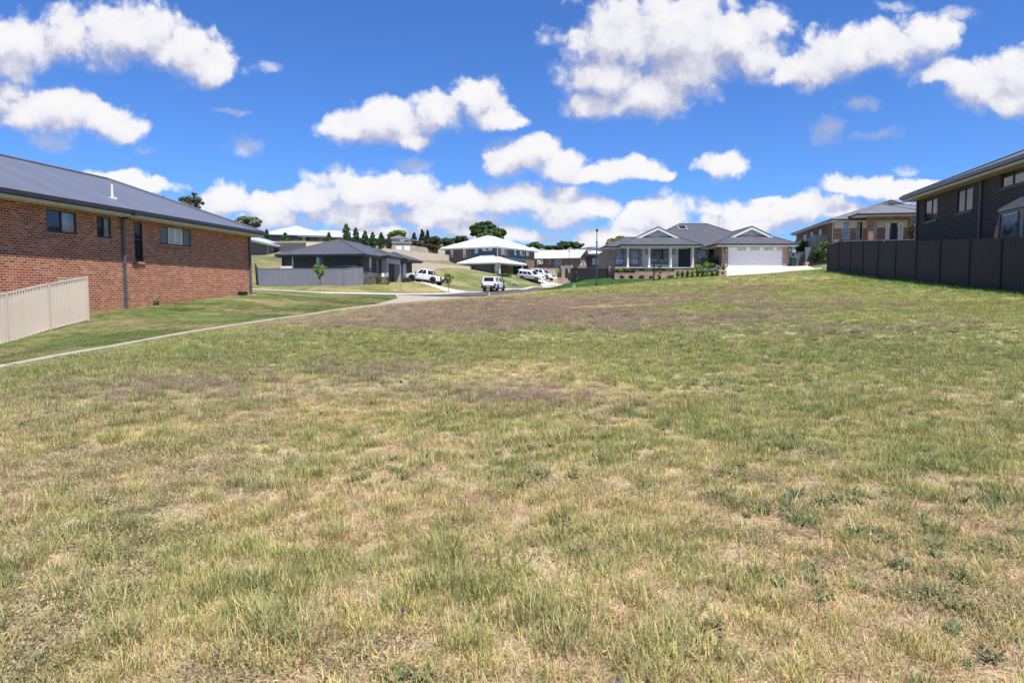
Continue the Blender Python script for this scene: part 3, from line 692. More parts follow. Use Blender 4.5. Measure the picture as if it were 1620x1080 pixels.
for i in range(10, 12):                                                                                         # rosette of broad leaves
    V, F, K = [], [], []
    for j in range(15):
        t = j * 2.4 + U(-.2, .2); k = kvar(.05, .3)
        blade(V, F, K, (.012 * math.cos(t), .012 * math.sin(t)), t, U(.6, 1.2), U(.07, .14), U(.018, .032), U(.1, .7), k, 4)
    mk(f'tuft_{i}', V, F, K)
for i in range(12, 14):                                                                                         # stalks with small seed heads
    V, F, K = [], [], []
    for _ in range(24):
        b = (U(-.09, .09), U(-.09, .09)); az = U(0, 6.28); le = U(0, .35); h = U(.05, .11); k = kvar(.3, .3)
        blade(V, F, K, b, az, le, h, .0022, U(0, .3), k, 2)
        p = np.array([b[0] + math.cos(az) * math.sin(le) * h * .9, b[1] + math.sin(az) * math.sin(le) * h * .9, h * math.cos(le) * .88])
        for q in range(4):
            c = p + np.array([U(-.012, .012), U(-.012, .012), U(-.02, .012)]); i0 = len(V); l = U(.004, .008); a = U(0, 6.28)
            for e in ((math.cos(a), math.sin(a), U(-.5, .5)), (-math.sin(a), math.cos(a), U(-.5, .9)), (-math.cos(a), -math.sin(a), 0)): V.append(tuple(c + np.array(e) * l)); K.append(k)
            F.append((i0, i0 + 1, i0 + 2))
    mk(f'tuft_{i}', V, F, K)
for i in range(14, 16):                                                                                         # a few long bleached stems lying about
    V, F, K = [], [], []
    for _ in range(3): blade(V, F, K, (U(-.05, .05), U(-.05, .05)), U(0, 6.28), U(1.1, 1.5), U(.12, .3), U(.004, .007), U(0, .4), kvar(0, .15), 4)
    mk(f'tuft_{i}', V, F, K)
for i in range(16, 18): tuft(f'tuft_{i}', 60, .14, (.015, .04), (.003, .005), (.0, .7), (.1, .9), .2, 2)           # mown lawn

def scatter(name, X, Y, Zoff, kind_idx, tint, sxy, sz):
    n = len(X); Z = gza(X, Y) + Zoff
    me = bpy.data.meshes.new(name); me.vertices.add(n); me.vertices.foreach_set('co', np.stack([X, Y, Z], -1).astype(np.float32).ravel())
    a = me.attributes.new('idx', 'INT', 'POINT'); a.data.foreach_set('value', kind_idx.astype(np.int32))
    a = me.attributes.new('rot', 'FLOAT_VECTOR', 'POINT'); a.data.foreach_set('vector', np.stack([rng.uniform(-.12, .12, n), rng.uniform(-.12, .12, n), rng.uniform(0, 6.283, n)], -1).astype(np.float32).ravel())
    a = me.attributes.new('scl', 'FLOAT_VECTOR', 'POINT'); a.data.foreach_set('vector', np.stack([sxy, sxy, sz], -1).astype(np.float32).ravel())
    a = me.color_attributes.new('tint', 'FLOAT_COLOR', 'POINT'); a.data.foreach_set('color', np.concatenate([np.clip(tint, 0.005, 1), np.ones((n, 1))], 1).astype(np.float32).ravel())
    o = bpy.data.objects.new(name, me); C.objects.link(o)
    g = bpy.data.node_groups.new(name + '_scatter', 'GeometryNodeTree')
    g.interface.new_socket('Geometry', in_out='INPUT', socket_type='NodeSocketGeometry'); g.interface.new_socket('Geometry', in_out='OUTPUT', socket_type='NodeSocketGeometry')
    a = g.nodes.new('NodeGroupInput'); b = g.nodes.new('NodeGroupOutput')
    ci = g.nodes.new('GeometryNodeCollectionInfo'); ci.inputs[0].default_value = src; ci.inputs['Separate Children'].default_value = True; ci.inputs['Reset Children'].default_value = True
    ip = g.nodes.new('GeometryNodeInstanceOnPoints'); ip.inputs['Pick Instance'].default_value = True
    def na(nm, t):
        q = g.nodes.new('GeometryNodeInputNamedAttribute'); q.data_type = t; q.inputs['Name'].default_value = nm; return q.outputs['Attribute']
    er = g.nodes.new('FunctionNodeEulerToRotation')
    g.links.new(a.outputs[0], ip.inputs['Points']); g.links.new(ci.outputs[0], ip.inputs['Instance']); g.links.new(na('idx', 'INT'), ip.inputs['Instance Index'])
    g.links.new(na('rot', 'FLOAT_VECTOR'), er.inputs[0]); g.links.new(er.outputs[0], ip.inputs['Rotation']); g.links.new(na('scl', 'FLOAT_VECTOR'), ip.inputs['Scale'])
    g.links.new(ip.outputs[0], b.inputs[0])
    m = o.modifiers.new('scatter', 'NODES'); m.node_group = g
    o.data.materials.append(M['blade'])
    return tag(o, kind='stuff')
def wedge(r0, r1, dens, half=None):
    half = half or (math.pi if r1 <= 10 else 1.5 if r1 <= 18 else 1.12)       # wide enough for a step to either side
    n = int(half * (r1 * r1 - r0 * r0) * dens)
    r = np.sqrt(rng.uniform(r0 * r0, r1 * r1, n)); t = rng.uniform(-half, half, n)
    return r * np.sin(t), r * np.cos(t)
PX, PY = [], []
for r0, r1, dn in ((.1, 5, 420), (5, 9, 290), (9, 15, 160), (15, 26, 75), (26, 42, 34), (42, 72, 16)):
    x, y = wedge(r0, r1, dn); PX.append(x); PY.append(y)
X = np.concatenate(PX); Y = np.concatenate(PY)
k = poly_in(X, Y, FIELD); X, Y = X[k], Y[k]
base, B = field_col(X, Y); n = len(X); d = np.hypot(X, Y); u = rng.random(n); v = rng.random(n)
idx = np.zeros(n, int); tint = np.zeros((n, 3))
jit = (.62 + .74 * rng.random((n, 1)))
dry = np.array([.54, .455, .295]); dry2 = np.array([.45, .41, .235])
pg = np.clip(.40 + .5 * B['green'] + .12 * sstep(8, 14, d), 0, 1)          # share of living grass
isg = u < pg
idx = np.where(isg, rng.integers(3, 6, n), rng.integers(0, 3, n))
g1 = lerp(lerp(np.ones((n, 1)) * np.array([.43, .40, .155]), np.array([.28, .31, .105]), np.clip(B['green'] * .9 + .35 * (v - .5), 0, 1)), np.array([.20, .25, .09]), sstep(.62, .82, B['n3'] * .5 + v * .45))
tint = np.where(isg[:, None], g1, lerp(np.ones((n, 1)) * dry, dry2, v)) * jit
th = (~isg) & (v < .42); idx = np.where(th, rng.integers(6, 8, n), idx); tint = np.where(th[:, None], np.array([.56, .45, .30]) * jit, tint)
mt = (B['mat'] > .5) & (rng.random(n) < np.where(X < -1.2, .30, .12)) & (d < 14); idx = np.where(mt, rng.integers(8, 10, n), idx); tint = np.where(mt[:, None], lerp(np.ones((n, 1)) * np.array([.22, .225, .11]), np.array([.33, .29, .17]), v) * jit, tint)
pu = rng.random(n) < B['pur'] * .52; idx = np.where(pu, rng.integers(12, 14, n), idx); tint = np.where(pu[:, None], lerp(np.ones((n, 1)) * np.array([.24, .19, .155]), np.array([.36, .295, .235]), v) * jit, tint)
st = (rng.random(n) < .012) & (d < 20); idx = np.where(st, rng.integers(14, 16, n), idx); tint = np.where(st[:, None], np.array([.66, .54, .36]) * jit, tint)
drop = (rng.random(n) < B['bare'] * .6) & (d < 12) & ~th; keep = ~drop
big = sstep(6, 40, d)
sxy = (.75 + .5 * rng.random(n)) * (1 + 1.5 * big); sz = (.65 + .6 * rng.random(n)) * (.8 + .35 * B['n2']) * (1 + .25 * big)
tall = (fence_x(Y) - X < 1.2) & (Y > 14); sz = np.where(tall & isg, sz * 1.7, sz); tint = np.where((tall & isg)[:, None], tint * np.array([.8, 1.05, .8]), tint)
scatter('grass', X[keep], Y[keep], -.004, idx[keep], tint[keep] * np.array([1.0, 1.0, 1.02]), sxy[keep], sz[keep])
# tussocks that stand out of the short grass
x, y = wedge(1.4, 16, 7); k = poly_in(x, y, FIELD) & (fbm(x, y, 1.1, 191, 3) > .46); x, y = x[k], y[k]; n = len(x); v = rng.random((n, 1))
X = np.concatenate([x, x + rng.uniform(-.07, .07, n), x + rng.uniform(-.07, .07, n)]); Y = np.concatenate([y, y + rng.uniform(-.07, .07, n), y + rng.uniform(-.07, .07, n)]); s = np.tile(.9 + .6 * rng.random(n), 3)
T = np.array([.24, .29, .10]) * (1 - v) + np.array([.46, .42, .20]) * v
scatter('grass', X, Y, -.004, rng.integers(3, 6, 3 * n), np.tile(T, (3, 1)) * (.8 + .4 * rng.random((3 * n, 1))), s, s * (1.0 + .5 * rng.random(3 * n)))
# broad leaved weeds in loose colonies
x, y = wedge(1.5, 18, 60); c = fbm(x, y, .42, 91, 3); c2 = fbm(x, y, 3, 95, 2)
k = (c * .6 + c2 * .4 + .03 * sstep(0, 3, x) > .565) & poly_in(x, y, FIELD); x, y = x[k], y[k]; n = len(x)
scatter('weeds', x, y, .0, np.where(rng.random(n) < .55, rng.integers(10, 12, n), np.where(rng.random(n) < .6, rng.integers(8, 10, n), rng.integers(3, 6, n))), np.array([.10, .16, .065]) * (.65 + .7 * rng.random((n, 1))), .4 + .5 * rng.random(n), .35 + .5 * rng.random(n))
# mown lawns beyond
x = rng.uniform(-20, -8, 16000); y = rng.uniform(8, 56, 16000)
nn = fbm(x, y, 2.4, 5, 4)
k = poly_in(x, y, LA) & (x + 20.6 - .167 * y > .12) & (rng.random(16000) < np.where(nn > .57, .35, 1.0)); x, y, nn = x[k], y[k], nn[k]; n = len(x)
t1 = lawn_col(x, y, (.135, .178, .055), (.36, .29, .155), .47, 2.0, 5)
x2 = rng.uniform(0, 22, 9000); y2 = rng.uniform(57, 76, 9000); k = poly_in(x2, y2, LC); x2, y2 = x2[k], y2[k]
t2 = lawn_col(x2, y2, (.045, .105, .026), (.20, .25, .09), .60, 1.2, 35)
x3 = rng.uniform(-34, -3, 14000); y3 = rng.uniform(54, 84, 14000); k = poly_in(x3, y3, LAWN_G); x3, y3 = x3[k], y3[k]
t3 = lawn_col(x3, y3, (.19, .205, .075), (.42, .34, .18), .45, 3, 15)
X = np.concatenate([x, x2, x3]); Y = np.concatenate([y, y2, y3]); n = len(X); T = np.concatenate([t1, t2, t3]) * (.8 + .4 * rng.random((n, 1)))
scatter('lawn_grass', X, Y, .03, rng.integers(16, 18, n), T, 1.1 + .8 * rng.random(n), .8 + .6 * rng.random(n))
# small thistle flowers, some purple and some yellow, in the near grass
def flower(px, py, colm, label, group):
    r = ray(px, py); D = 3.0
    for _ in range(30): p = CAM + r * D; D *= (p.z - CAM.z) and (CAM.z - gz(p.x, p.y) - .07) / (CAM.z - p.z)
    p = CAM + r * D; g = gz(p.x, p.y)
    t = thing('wildflower', label, 'flower', (p.x, p.y, g), rnd.uniform(0, 6), group)
    mb = MB(); mb.tube((0, 0, 0), (.008, 0, .07), .002, .0015, 5); mb.build('stem', L['green'], t)
    mb = MB()
    for k in range(26):
        a = k * 2.4; e = .25 + 1.1 * (k / 26); q = Vector((math.cos(a) * math.cos(e), math.sin(a) * math.cos(e), math.sin(e)))
        c = Vector((.008, 0, .07)); s = q.orthogonal().normalized() * .0016
        mb.face([c + s * .6, c + q * .010 + s, c + q * .012, c + q * .010 - s])
    mb.build('petals', colm, t)
M['petal_purple'] = plain('purple_petal', (.20, .08, .27), .6, var=.25, scale=60)
M['petal_yellow'] = plain('yellow_petal', (.55, .38, .06), .6, var=.2, scale=60)
for px, py, t in ((1141, 1011, 'purple wildflower near a fallen pale straw at the front right'), (976, 1078, 'purple wildflower at the very front edge of the grass'), (980, 975, 'purple wildflower standing over a bare dry patch'), (1038, 850, 'purple wildflower beside a dark green weed'),
                  (346, 1038, 'purple wildflower among low green clover leaves at the front'), (638, 968, 'small purple wildflower above a green tussock'), (820, 708, 'purple wildflower farther off in mixed brown grass'), (1527, 674, 'purple wildflower in the green grass on the fence side')):
    flower(px, py, M['petal_purple'], t, 'purple wildflowers in the grass')
for px, py, t in ((1240, 867, 'yellow wildflower beside a patch of leafy weeds'), (748, 917, 'yellow wildflower low in thin dry grass'), (578, 835, 'yellow wildflower in straw coloured grass')):
    flower(px, py, M['petal_yellow'], t, 'yellow wildflowers in the grass')
# ------------------------------------------------------------------ house kit
def wall(mb, p0, p1, z0, z1, ops=(), depth=.1, mi=0, holes=True):
    """vertical wall, outside on the right of p0 -> p1; ops are (s0, s1, za, zb) openings along it"""
    p0 = Vector((p0[0], p0[1], 0)); p1 = Vector((p1[0], p1[1], 0)); L_ = (p1 - p0).length; d = (p1 - p0) / L_; nrm = Vector((d.y, -d.x, 0))
    def pt(s, z, q=0.0):
        p = p0 + d * s - nrm * q; return Vector((p.x, p.y, z))
    S = sorted({0.0, L_, *[o[0] for o in ops], *[o[1] for o in ops]}); Z = sorted({z0, z1, *[o[2] for o in ops], *[o[3] for o in ops]})
    S = [s for s in S if -1e-6 <= s <= L_ + 1e-6]; Z = [z for z in Z if z0 - 1e-6 <= z <= z1 + 1e-6]
    for a, b in zip(S, S[1:]):
        for e, f in zip(Z, Z[1:]):
            ms, mz = (a + b) / 2, (e + f) / 2
            if any(o[0] < ms < o[1] and o[2] < mz < o[3] for o in ops): continue
            mb.face([pt(a, e), pt(b, e), pt(b, f), pt(a, f)], mi)
    for s0, s1, za, zb in ops:
        mb.face([pt(s0, za), pt(s0, za, depth), pt(s0, zb, depth), pt(s0, zb)], mi); mb.face([pt(s1, za, depth), pt(s1, za), pt(s1, zb), pt(s1, zb, depth)], mi)
        mb.face([pt(s0, za), pt(s1, za), pt(s1, za, depth), pt(s0, za, depth)], mi); mb.face([pt(s0, zb, depth), pt(s1, zb, depth), pt(s1, zb), pt(s0, zb)], mi)
class Wl:
    """a wall plane of a house, along which windows are set"""
    def __init__(s, house, p0, p1):
        s.h = house; s.p0 = Vector((*p0, 0)); s.p1 = Vector((*p1, 0)); s.L = (s.p1 - s.p0).length; s.d = (s.p1 - s.p0) / s.L; s.n = Vector((s.d.y, -s.d.x, 0)); s.ops = []
    def pt(s, a, z, out=0.0):
        p = s.p0 + s.d * a + s.n * out; return Vector((p.x, p.y, z))
    def hit(s, px, py):
        M_ = (Matrix.Translation(s.h.location) @ s.h.rotation_euler.to_matrix().to_4x4()).inverted(); o = M_ @ CAM; v = M_.to_3x3() @ ray(px, py)
        t = (s.p0 - o).dot(s.n) / v.dot(s.n); q = o + v * t
        return (q - s.p0).dot(s.d), q.z
    def rect(s, x0, y0, x1, y1):
        """photo box -> (s0, s1, z0, z1); heights are taken in the middle of the box"""
        a = s.hit(x0, (y0 + y1) / 2)[0]; b = s.hit(x1, (y0 + y1) / 2)[0]; m = (x0 + x1) / 2
        return min(a, b), max(a, b), s.hit(m, y1)[1], s.hit(m, y0)[1]
def window(w, r, vbars=(.5,), hbars=(), frame='dark_metal', panes=('glass',), fw=.05, sill=None, name='window', depth=.1, cut=True):
    """r: (s0, s1, z0, z1) on wall w. frame and bars; one pane child for every light"""
    s0, s1, z0, z1 = r
    if cut: w.ops.append(r)
    o = -(depth - .035); B = MB()
    def bar(a, b, c, e, t=.05):
        q = [w.pt(a, c, o), w.pt(b, c, o), w.pt(b, e, o), w.pt(a, e, o)]; k = [p + w.n * t for p in q]
        B.face(k)
        for i in range(4): B.face([q[i], q[(i + 1) % 4], k[(i + 1) % 4], k[i]])
    bar(s0, s0 + fw, z0, z1); bar(s1 - fw, s1, z0, z1); bar(s0 + fw, s1 - fw, z0, z0 + fw); bar(s0 + fw, s1 - fw, z1 - fw, z1)
    V = [0, *vbars, 1]; H = [0, *hbars, 1]
    for f in vbars: m = s0 + (s1 - s0) * f; bar(m - fw / 2, m + fw / 2, z0 + fw, z1 - fw, .045)
    for f in hbars: m = z0 + (z1 - z0) * f; bar(s0 + fw, s1 - fw, m - fw / 2, m + fw / 2, .04)
    fo = B.build(name, M[frame], w.h)
    k = 0
    for i in range(len(V) - 1):
        for j in range(len(H) - 1):
            a, b = s0 + (s1 - s0) * V[i], s0 + (s1 - s0) * V[i + 1]; c, e = z0 + (z1 - z0) * H[j], z0 + (z1 - z0) * H[j + 1]
            g = MB(); g.face([w.pt(a, c, o + .012), w.pt(b, c, o + .012), w.pt(b, e, o + .012), w.pt(a, e, o + .012)]); g.build('pane', M[panes[k % len(panes)]], fo); k += 1
    if sill:
        g = MB(); a, b = s0 - .06, s1 + .06
        q = [w.pt(a, z0 - .11, .003), w.pt(b, z0 - .11, .003), w.pt(b, z0 - .005, .003), w.pt(a, z0 - .005, .003)]; k_ = [p + w.n * .045 for p in q]
        k_[2].z -= .015; k_[3].z -= .015
        g.face(k_)
        for i in range(4): g.face([q[i], q[(i + 1) % 4], k_[(i + 1) % 4], k_[i]])
        g.build('sill', M[sill], fo)
    return fo
def door(w, r, mat='black', panel=True, frame=None, name='door', glassy=None, depth=.1):
    w.ops.append(r); s0, s1, z0, z1 = r; o = -(depth - .02); B = MB()
    def slab(a, b, c, e, q0, q1, mb):
        q = [w.pt(a, c, q0), w.pt(b, c, q0), w.pt(b, e, q0), w.pt(a, e, q0)]; k = [p + w.n * (q1 - q0) for p in q]; mb.face(k)
        for i in range(4): mb.face([q[i], q[(i + 1) % 4], k[(i + 1) % 4], k[i]])
    slab(s0, s1, z0, z1, o, o + .03, B); W_ = s1 - s0; H_ = z1 - z0
    if panel:
        for i in range(2):
            for j in range(3): slab(s0 + W_ * (.12 + .42 * i), s0 + W_ * (.46 + .42 * i), z0 + H_ * (.06 + .31 * j), z0 + H_ * (.31 + .31 * j), o + .028, o + .042, B)
    do = B.build(name, M[mat], w.h)
    g = MB(); g.tube(w.pt(s1 - .09, z0 + H_ * .48, o + .03), w.pt(s1 - .09, z0 + H_ * .48, o + .09), .02, n=8); g.build('handle', M['steel_pole'], do)
    if glassy:
        g = MB(); slab(s0 + W_ * .3, s0 + W_ * .7, z0 + H_ * .12, z0 + H_ * .92, o + .03, o + .05, g); g.build('pane', M[glassy], do)
    return do
def garage_door(w, r, mat='white', rows=5, frame=None):
    w.ops.append(r); s0, s1, z0, z1 = r; B = MB(); h = (z1 - z0) / rows
    for k in range(rows):
        a, b = z0 + k * h + .008, z0 + (k + 1) * h - .008
        q = [w.pt(s0, a, -.09), w.pt(s1, a, -.09), w.pt(s1, b, -.09), w.pt(s0, b, -.09)]; f = [p + w.n * .03 for p in q]; B.face(f)
        for i in range(4): B.face([q[i], q[(i + 1) % 4], f[(i + 1) % 4], f[i]])
    B.face([w.pt(s0, z0, -.088), w.pt(s1, z0, -.088), w.pt(s1, z1, -.088), w.pt(s0, z1, -.088)])
    return B.build('garage_door', M[mat], w.h)
def sheet(B, pts, t=.03): B.face(pts)
def caps(B, segs, r=.075):
    for a, b in segs: B.tube(Vector(a) + Vector((0, 0, .012)), Vector(b) + Vector((0, 0, .012)), r, n=6)
def hip(house, x0, x1, y0, y1, z, t, mat, capm=None, name='roof', gut='dark_metal', sof='soffit', sides='fblr', gh=.13, sofw=None, nosof=False):
    """hipped roof on the eave rectangle; returns its object"""
    B = MB(); w, l = x1 - x0, y1 - y0; hw = min(w, l) / 2; zr = z + hw * t
    if w >= l: a, b = (x0 + hw, y0 + hw, zr), (x1 - hw, y0 + hw, zr)
    else: a, b = (x0 + hw, y0 + hw, zr), (x0 + hw, y1 - hw, zr)
    c = [(x0, y0, z), (x1, y0, z), (x1, y1, z), (x0, y1, z)]
    if w >= l:
        B.face([c[0], c[1], b, a]); B.face([c[1], c[2], b]); B.face([c[2], c[3], a, b]); B.face([c[3], c[0], a]); seg = [(c[0], a), (c[3], a), (c[1], b), (c[2], b), (a, b)]
    else:
        B.face([c[0], c[1], a]); B.face([c[1], c[2], b, a]); B.face([c[2], c[3], b]); B.face([c[3], c[0], a, b]); seg = [(c[0], a), (c[1], a), (c[2], b), (c[3], b), (a, b)]
    ro = B.build(name, M[mat], house)
    B = MB(); caps(B, [s for s in seg if (Vector(s[0]) - Vector(s[1])).length > .05]); B.build('ridge_cap', M[capm or mat], ro)
    gutters(house, x0, x1, y0, y1, z, gut, sof, sides, gh, nosof)
    return ro
def gutters(house, x0, x1, y0, y1, z, gut, sof, sides='fblr', gh=.13, nosof=False, fd=.13):
    """quad gutter outside the eave, a fascia board behind and below it, flat soffit"""
    G_ = MB(); g = .11; zt = z + .01; zb = z - gh
    if 'f' in sides: G_.box(x0 - g, x1 + g, y0 - g, y0 + .004, zb, zt)
    if 'b' in sides: G_.box(x0 - g, x1 + g, y1 - .004, y1 + g, zb, zt)
    if 'l' in sides: G_.box(x0 - g, x0 + .004, y0 + .004, y1 - .004, zb, zt)
    if 'r' in sides: G_.box(x1 - .004, x1 + g, y0 + .004, y1 - .004, zb, zt)
    G_.build('gutter', M[gut], house)
    if nosof: return
    S = MB(); e = .006; S.box(x0 + e, x1 - e, y0 + e, y1 - e, z - gh - fd, z - gh - .02 if gh > .1 else z - .05); S.build('soffit', M[sof], house)
def dutch(house, x0, x1, y0, y1, z, t, d, mat, gable='offwhite', barge='white', capm=None, gut='dark_metal', sof='soffit', sides='flr', vent=True, nosof=False, back=None):
    """roof with its ridge running back: a hip in front, topped by a small gable set d behind the eave when d < half width"""
    B = MB(); hw = (x1 - x0) / 2; xc = (x0 + x1) / 2; zr = z + hw * t; d = min(d, hw); zb = z + d * t; yb = y0 + d
    a, b = (x0 + d, yb, zb), (x1 - d, yb, zb); pk = (xc, yb, zr); pe = (xc, y1, zr)
    B.face([(x0, y0, z), (x1, y0, z), b, a])
    B.face([(x1, y0, z), (x1, y1, z), pe, pk, b] if d < hw else [(x1, y0, z), (x1, y1, z), pe, pk]); B.face([(x0, y1, z), (x0, y0, z), a, pk, pe] if d < hw else [(x0, y1, z), (x0, y0, z), pk, pe])
    seg = [((x0, y0, z), a), ((x1, y0, z), b), (pk, pe)]
    if d < hw:
        o = .34; B.face([a, pk, (xc, yb - o, zr), (a[0], yb - o, zb)]); B.face([pk, b, (b[0], yb - o, zb), (xc, yb - o, zr)])
        seg += [((a[0], yb - o, zb), (xc, yb - o, zr)), ((b[0], yb - o, zb), (xc, yb - o, zr))]
    ro = B.build('roof', M[mat], house)
    B = MB(); caps(B, seg, .065); B.build('ridge_cap', M[capm or mat], ro)
    if d < hw:
        g = MB(); g.face([(a[0], yb - .004, zb), (b[0], yb - .004, zb), (xc, yb - .004, zr)])
        n = 7
        for k in range(1, n):
            zz = zb + (zr - zb) * k / n; hh = (hw - d) * (1 - k / n); g.box(xc - hh, xc + hh, yb - .024, yb - .006, zz - .02, zz + .02)
        g.build('gable', M[gable], house)
        g = MB()
        for s in (-1, 1):
            p, q = Vector((xc + s * (hw - d + .12), yb - o - .02, zb - .17)), Vector((xc, yb - o - .02, zr - .12))
            g.face([p, q, q + Vector((0, 0, -.18)), p + Vector((s * -.32, 0, -.03))][::s]); g.face([v + Vector((0, .03, 0)) for v in (p, q, q + Vector((0, 0, -.18)), p + Vector((s * -.32, 0, -.03)))][::-s])
            g.beam(p + Vector((0, .015, 0)), q + Vector((0, .015, 0)), .05, .09)
        g.build('barge_board', M[barge], house)
    gutters(house, x0, x1, y0, y1, z, gut, sof, sides, nosof=nosof)
    return ro
def downpipe(house, top, zb, mat='dark_metal', w=.1, out=None):
    B = MB(); x, y, zt = top; B.box(x - w / 2, x + w / 2, y - w * .35, y + w * .35, zb, zt)
    for z in (zb + .5, (zt + zb) / 2, zt - .5): B.box(x - w / 2 - .015, x + w / 2 + .015, y - w * .35 - .012, y + w * .35 + .012, z - .02, z + .02)
    return B.build('downpipe', M[mat], house)
def up(name, label, cat, P0, rz, group=None): return thing(name, label, cat, P0, rz, group)
TH = R(9.48)

# ------------------------------------------------------------------ red brick house on the left
h = up('brick_house', 'long red brick house with slate blue hipped roof on the left lot', 'house', P(397, 465, 37.3), math.pi / 2 - TH)
w = Wl(h, (-22, 0), (0, 0)); ez = loc(h, 413, 367, 'y', -.55).z
def panes2(a, b): return (a, b)
window(w, w.rect(73.5, 333.4, 120.8, 368.5), (.5,), panes=('glass', 'glass_mid'), sill='brick_red')
window(w, w.rect(153.3, 343, 175.7, 376), (.5,), panes=('glass', 'glass_mid'))
window(w, w.rect(212.5, 351, 226, 413.5), (), (.55,), panes=('glass',), sill='brick_red')
f4 = window(w, w.rect(253, 360, 302, 388), (.25, .75), panes=('glass_mid', 'black', 'glass_mid'), sill='brick_red')
s0, s1, za, zb = w.ops[-1]
for a0, a1 in ((.02, .24), (.265, .5), (.5, .735), (.76, .98)):           # plantation shutters behind the glass
    B = MB(); lo, hi = -22 + s0 + (s1 - s0) * a0, -22 + s0 + (s1 - s0) * a1; e = .05
    inner = a0 in (.265, .5)
    for a, b, c, d_ in ((lo, lo + e, za + .05, zb - .05), (hi - e, hi, za + .05, zb - .05), (lo + e, hi - e, za + .05, za + .11), (lo + e, hi - e, zb - .11, zb - .05)): B.box(a, b, .03, .046, c, d_)
    k = 11
    for j in range(k):
        zz = za + .13 + (zb - za - .26) * (j + .5) / k; B.box(lo + e, hi - e, .033, .043, zz - .017, zz + .017)
    B.build('shutter', M['louvre' if inner else 'grey_metal'], f4)
B = MB(); wall(B, (-22, 0), (0, 0), -2.2, ez - .2, w.ops, mi=0); wall(B, (0, 0), (0, 9.3), -2.2, ez - .2); wall(B, (0, 9.3), (-22, 9.3), -2.2, ez - .2); wall(B, (-22, 9.3), (-22, 0), -2.2, ez - .2)
for k in range(17):                                                     # weep holes along the damp course
    zz = loc(h, 200, 445.5, 'y', 0).z
    for j in range(3): xx = -21.2 + k * 1.32 + j * .12; B.box(xx, xx + .014, -.003, -.001, zz - .035, zz + .035, 1)
B.build('wall', [M['brick_red'], M['black']], h)
hip(h, -22.5, .55, -.55, 9.85, ez, .418, 'roof_slate', gh=.14)
q = w.hit(195, 415)[0]; x = -22 + q
downpipe(h, (x, -.06, ez - .3), gz(*(h.matrix_basis @ Vector((x, 0, 0))).to_2d()) - h.location.z - .05, 'pipe_purple', .11)
B = MB(); B.beam((x, -.06, ez - .33), (x + .05, -.5, ez - .2), .1, .08); B.box(x - .12, x + .16, -.72, -.55, ez - .2, ez - .01); B.build('rainwater_head', M['dark_metal'], h)
downpipe(h, (-.08, -.06, ez - .25), -.1, 'pipe_purple', .11)
v = loc(h, 178, 322, 'y', .9); B = MB(); v = Vector((v.x, .9, ez + .418 * 1.45)); B.tube(v - Vector((0, 0, .1)), v + Vector((0, 0, .55)), .045, n=12); B.tube(v + Vector((0, 0, .5)), v + Vector((0, 0, .56)), .055, n=12); B.box(v.x - .12, v.x + .12, v.y - .12, v.y + .12, v.z - .12, v.z + .04)
B.build('vent_pipe', M['white'], h)
B = MB(); B.box(-1.3, -.7, -.22, -.02, -.2, .12); B.box(-1.25, -.75, -.235, -.218, -.1, .09); B.build('drain_grate', M['black'], h)

# ------------------------------------------------------------------ dark brick house on the right
c = P(1450, 380, 37.6); gr = gz(c.x + 1, c.y)
h = up('dark_brick_house', 'charcoal brick house with grey roof behind the dark fence on the right', 'house', (c.x, c.y, gr), -math.pi / 2 - TH)
w = Wl(h, (0, 0), (16, 0)); ez = loc(h, 1430, 311, 'y', -.6).z
window(w, w.rect(1462.5, 314, 1482.5, 349.5), (.55,), panes=('glass', 'glass_grey'), sill='black')
window(w, w.rect(1514, 297, 1538.7, 334.5), (.5,), panes=('glass', 'glass_grey'), sill='black')
window(w, w.rect(1584, 264.5, 1622, 293), (.5,), panes=('glass', 'glass_grey'), sill='black')
B = MB(); wall(B, (0, 0), (16, 0), -1.5, ez - .2, w.ops); wall(B, (16, 0), (16, 10), -1.5, ez - .2); wall(B, (16, 10), (0, 10), -1.5, ez - .2); wall(B, (0, 10), (0, 0), -1.5, ez - .2); B.build('wall', M['brick_dark'], h)
hip(h, -.6, 16.6, -.6, 10.6, ez, .40, 'roof_mid', gut='grey_metal', gh=.15)
q = w.hit(1553, 330)[0]; downpipe(h, (q, -.06, ez - .25), -.6, 'pipe_purple', .1); downpipe(h, (.06, -.06, ez - .25), -.6, 'pipe_purple', .1)

# ------------------------------------------------------------------ house in the middle with double garage
O = P(1152, 422, 72); h = up('pale_brick_house', 'single storey pink brick house with dark roof, columned porch and white double garage', 'house', O, 0)
fx = lambda px, y: ray(px, 465)[0] * (O.y + y) - O.x
ez = 2.30
g = Wl(h, (fx(1141, 0), 0), (fx(1252, 0), 0)); r = g.rect(1152, 389.2, 1238, 422); r = (r[0], r[1], 0.02, 2.05)
gd = garage_door(g, r, 'white', 5)
for k in range(4):
    cx = r[0] + (r[1] - r[0]) * (.135 + .243 * k); B = MB(); B.box(cx - .48, cx + .48, .026, .058, 1.73, 1.98); B.build('garage_window', M['glass'], gd)
    B = MB()
    for j in range(7): B.box(cx - .49 + j * .1633 - .02, cx - .49 + j * .1633 + .02, .018, .05, 1.72, 1.99)
    for z in (1.72, 1.855, 1.99): B.box(cx - .51, cx + .51, .014, .046, z - .02, z + .02)
    B.build('glazing_bar', M['white'], gd)
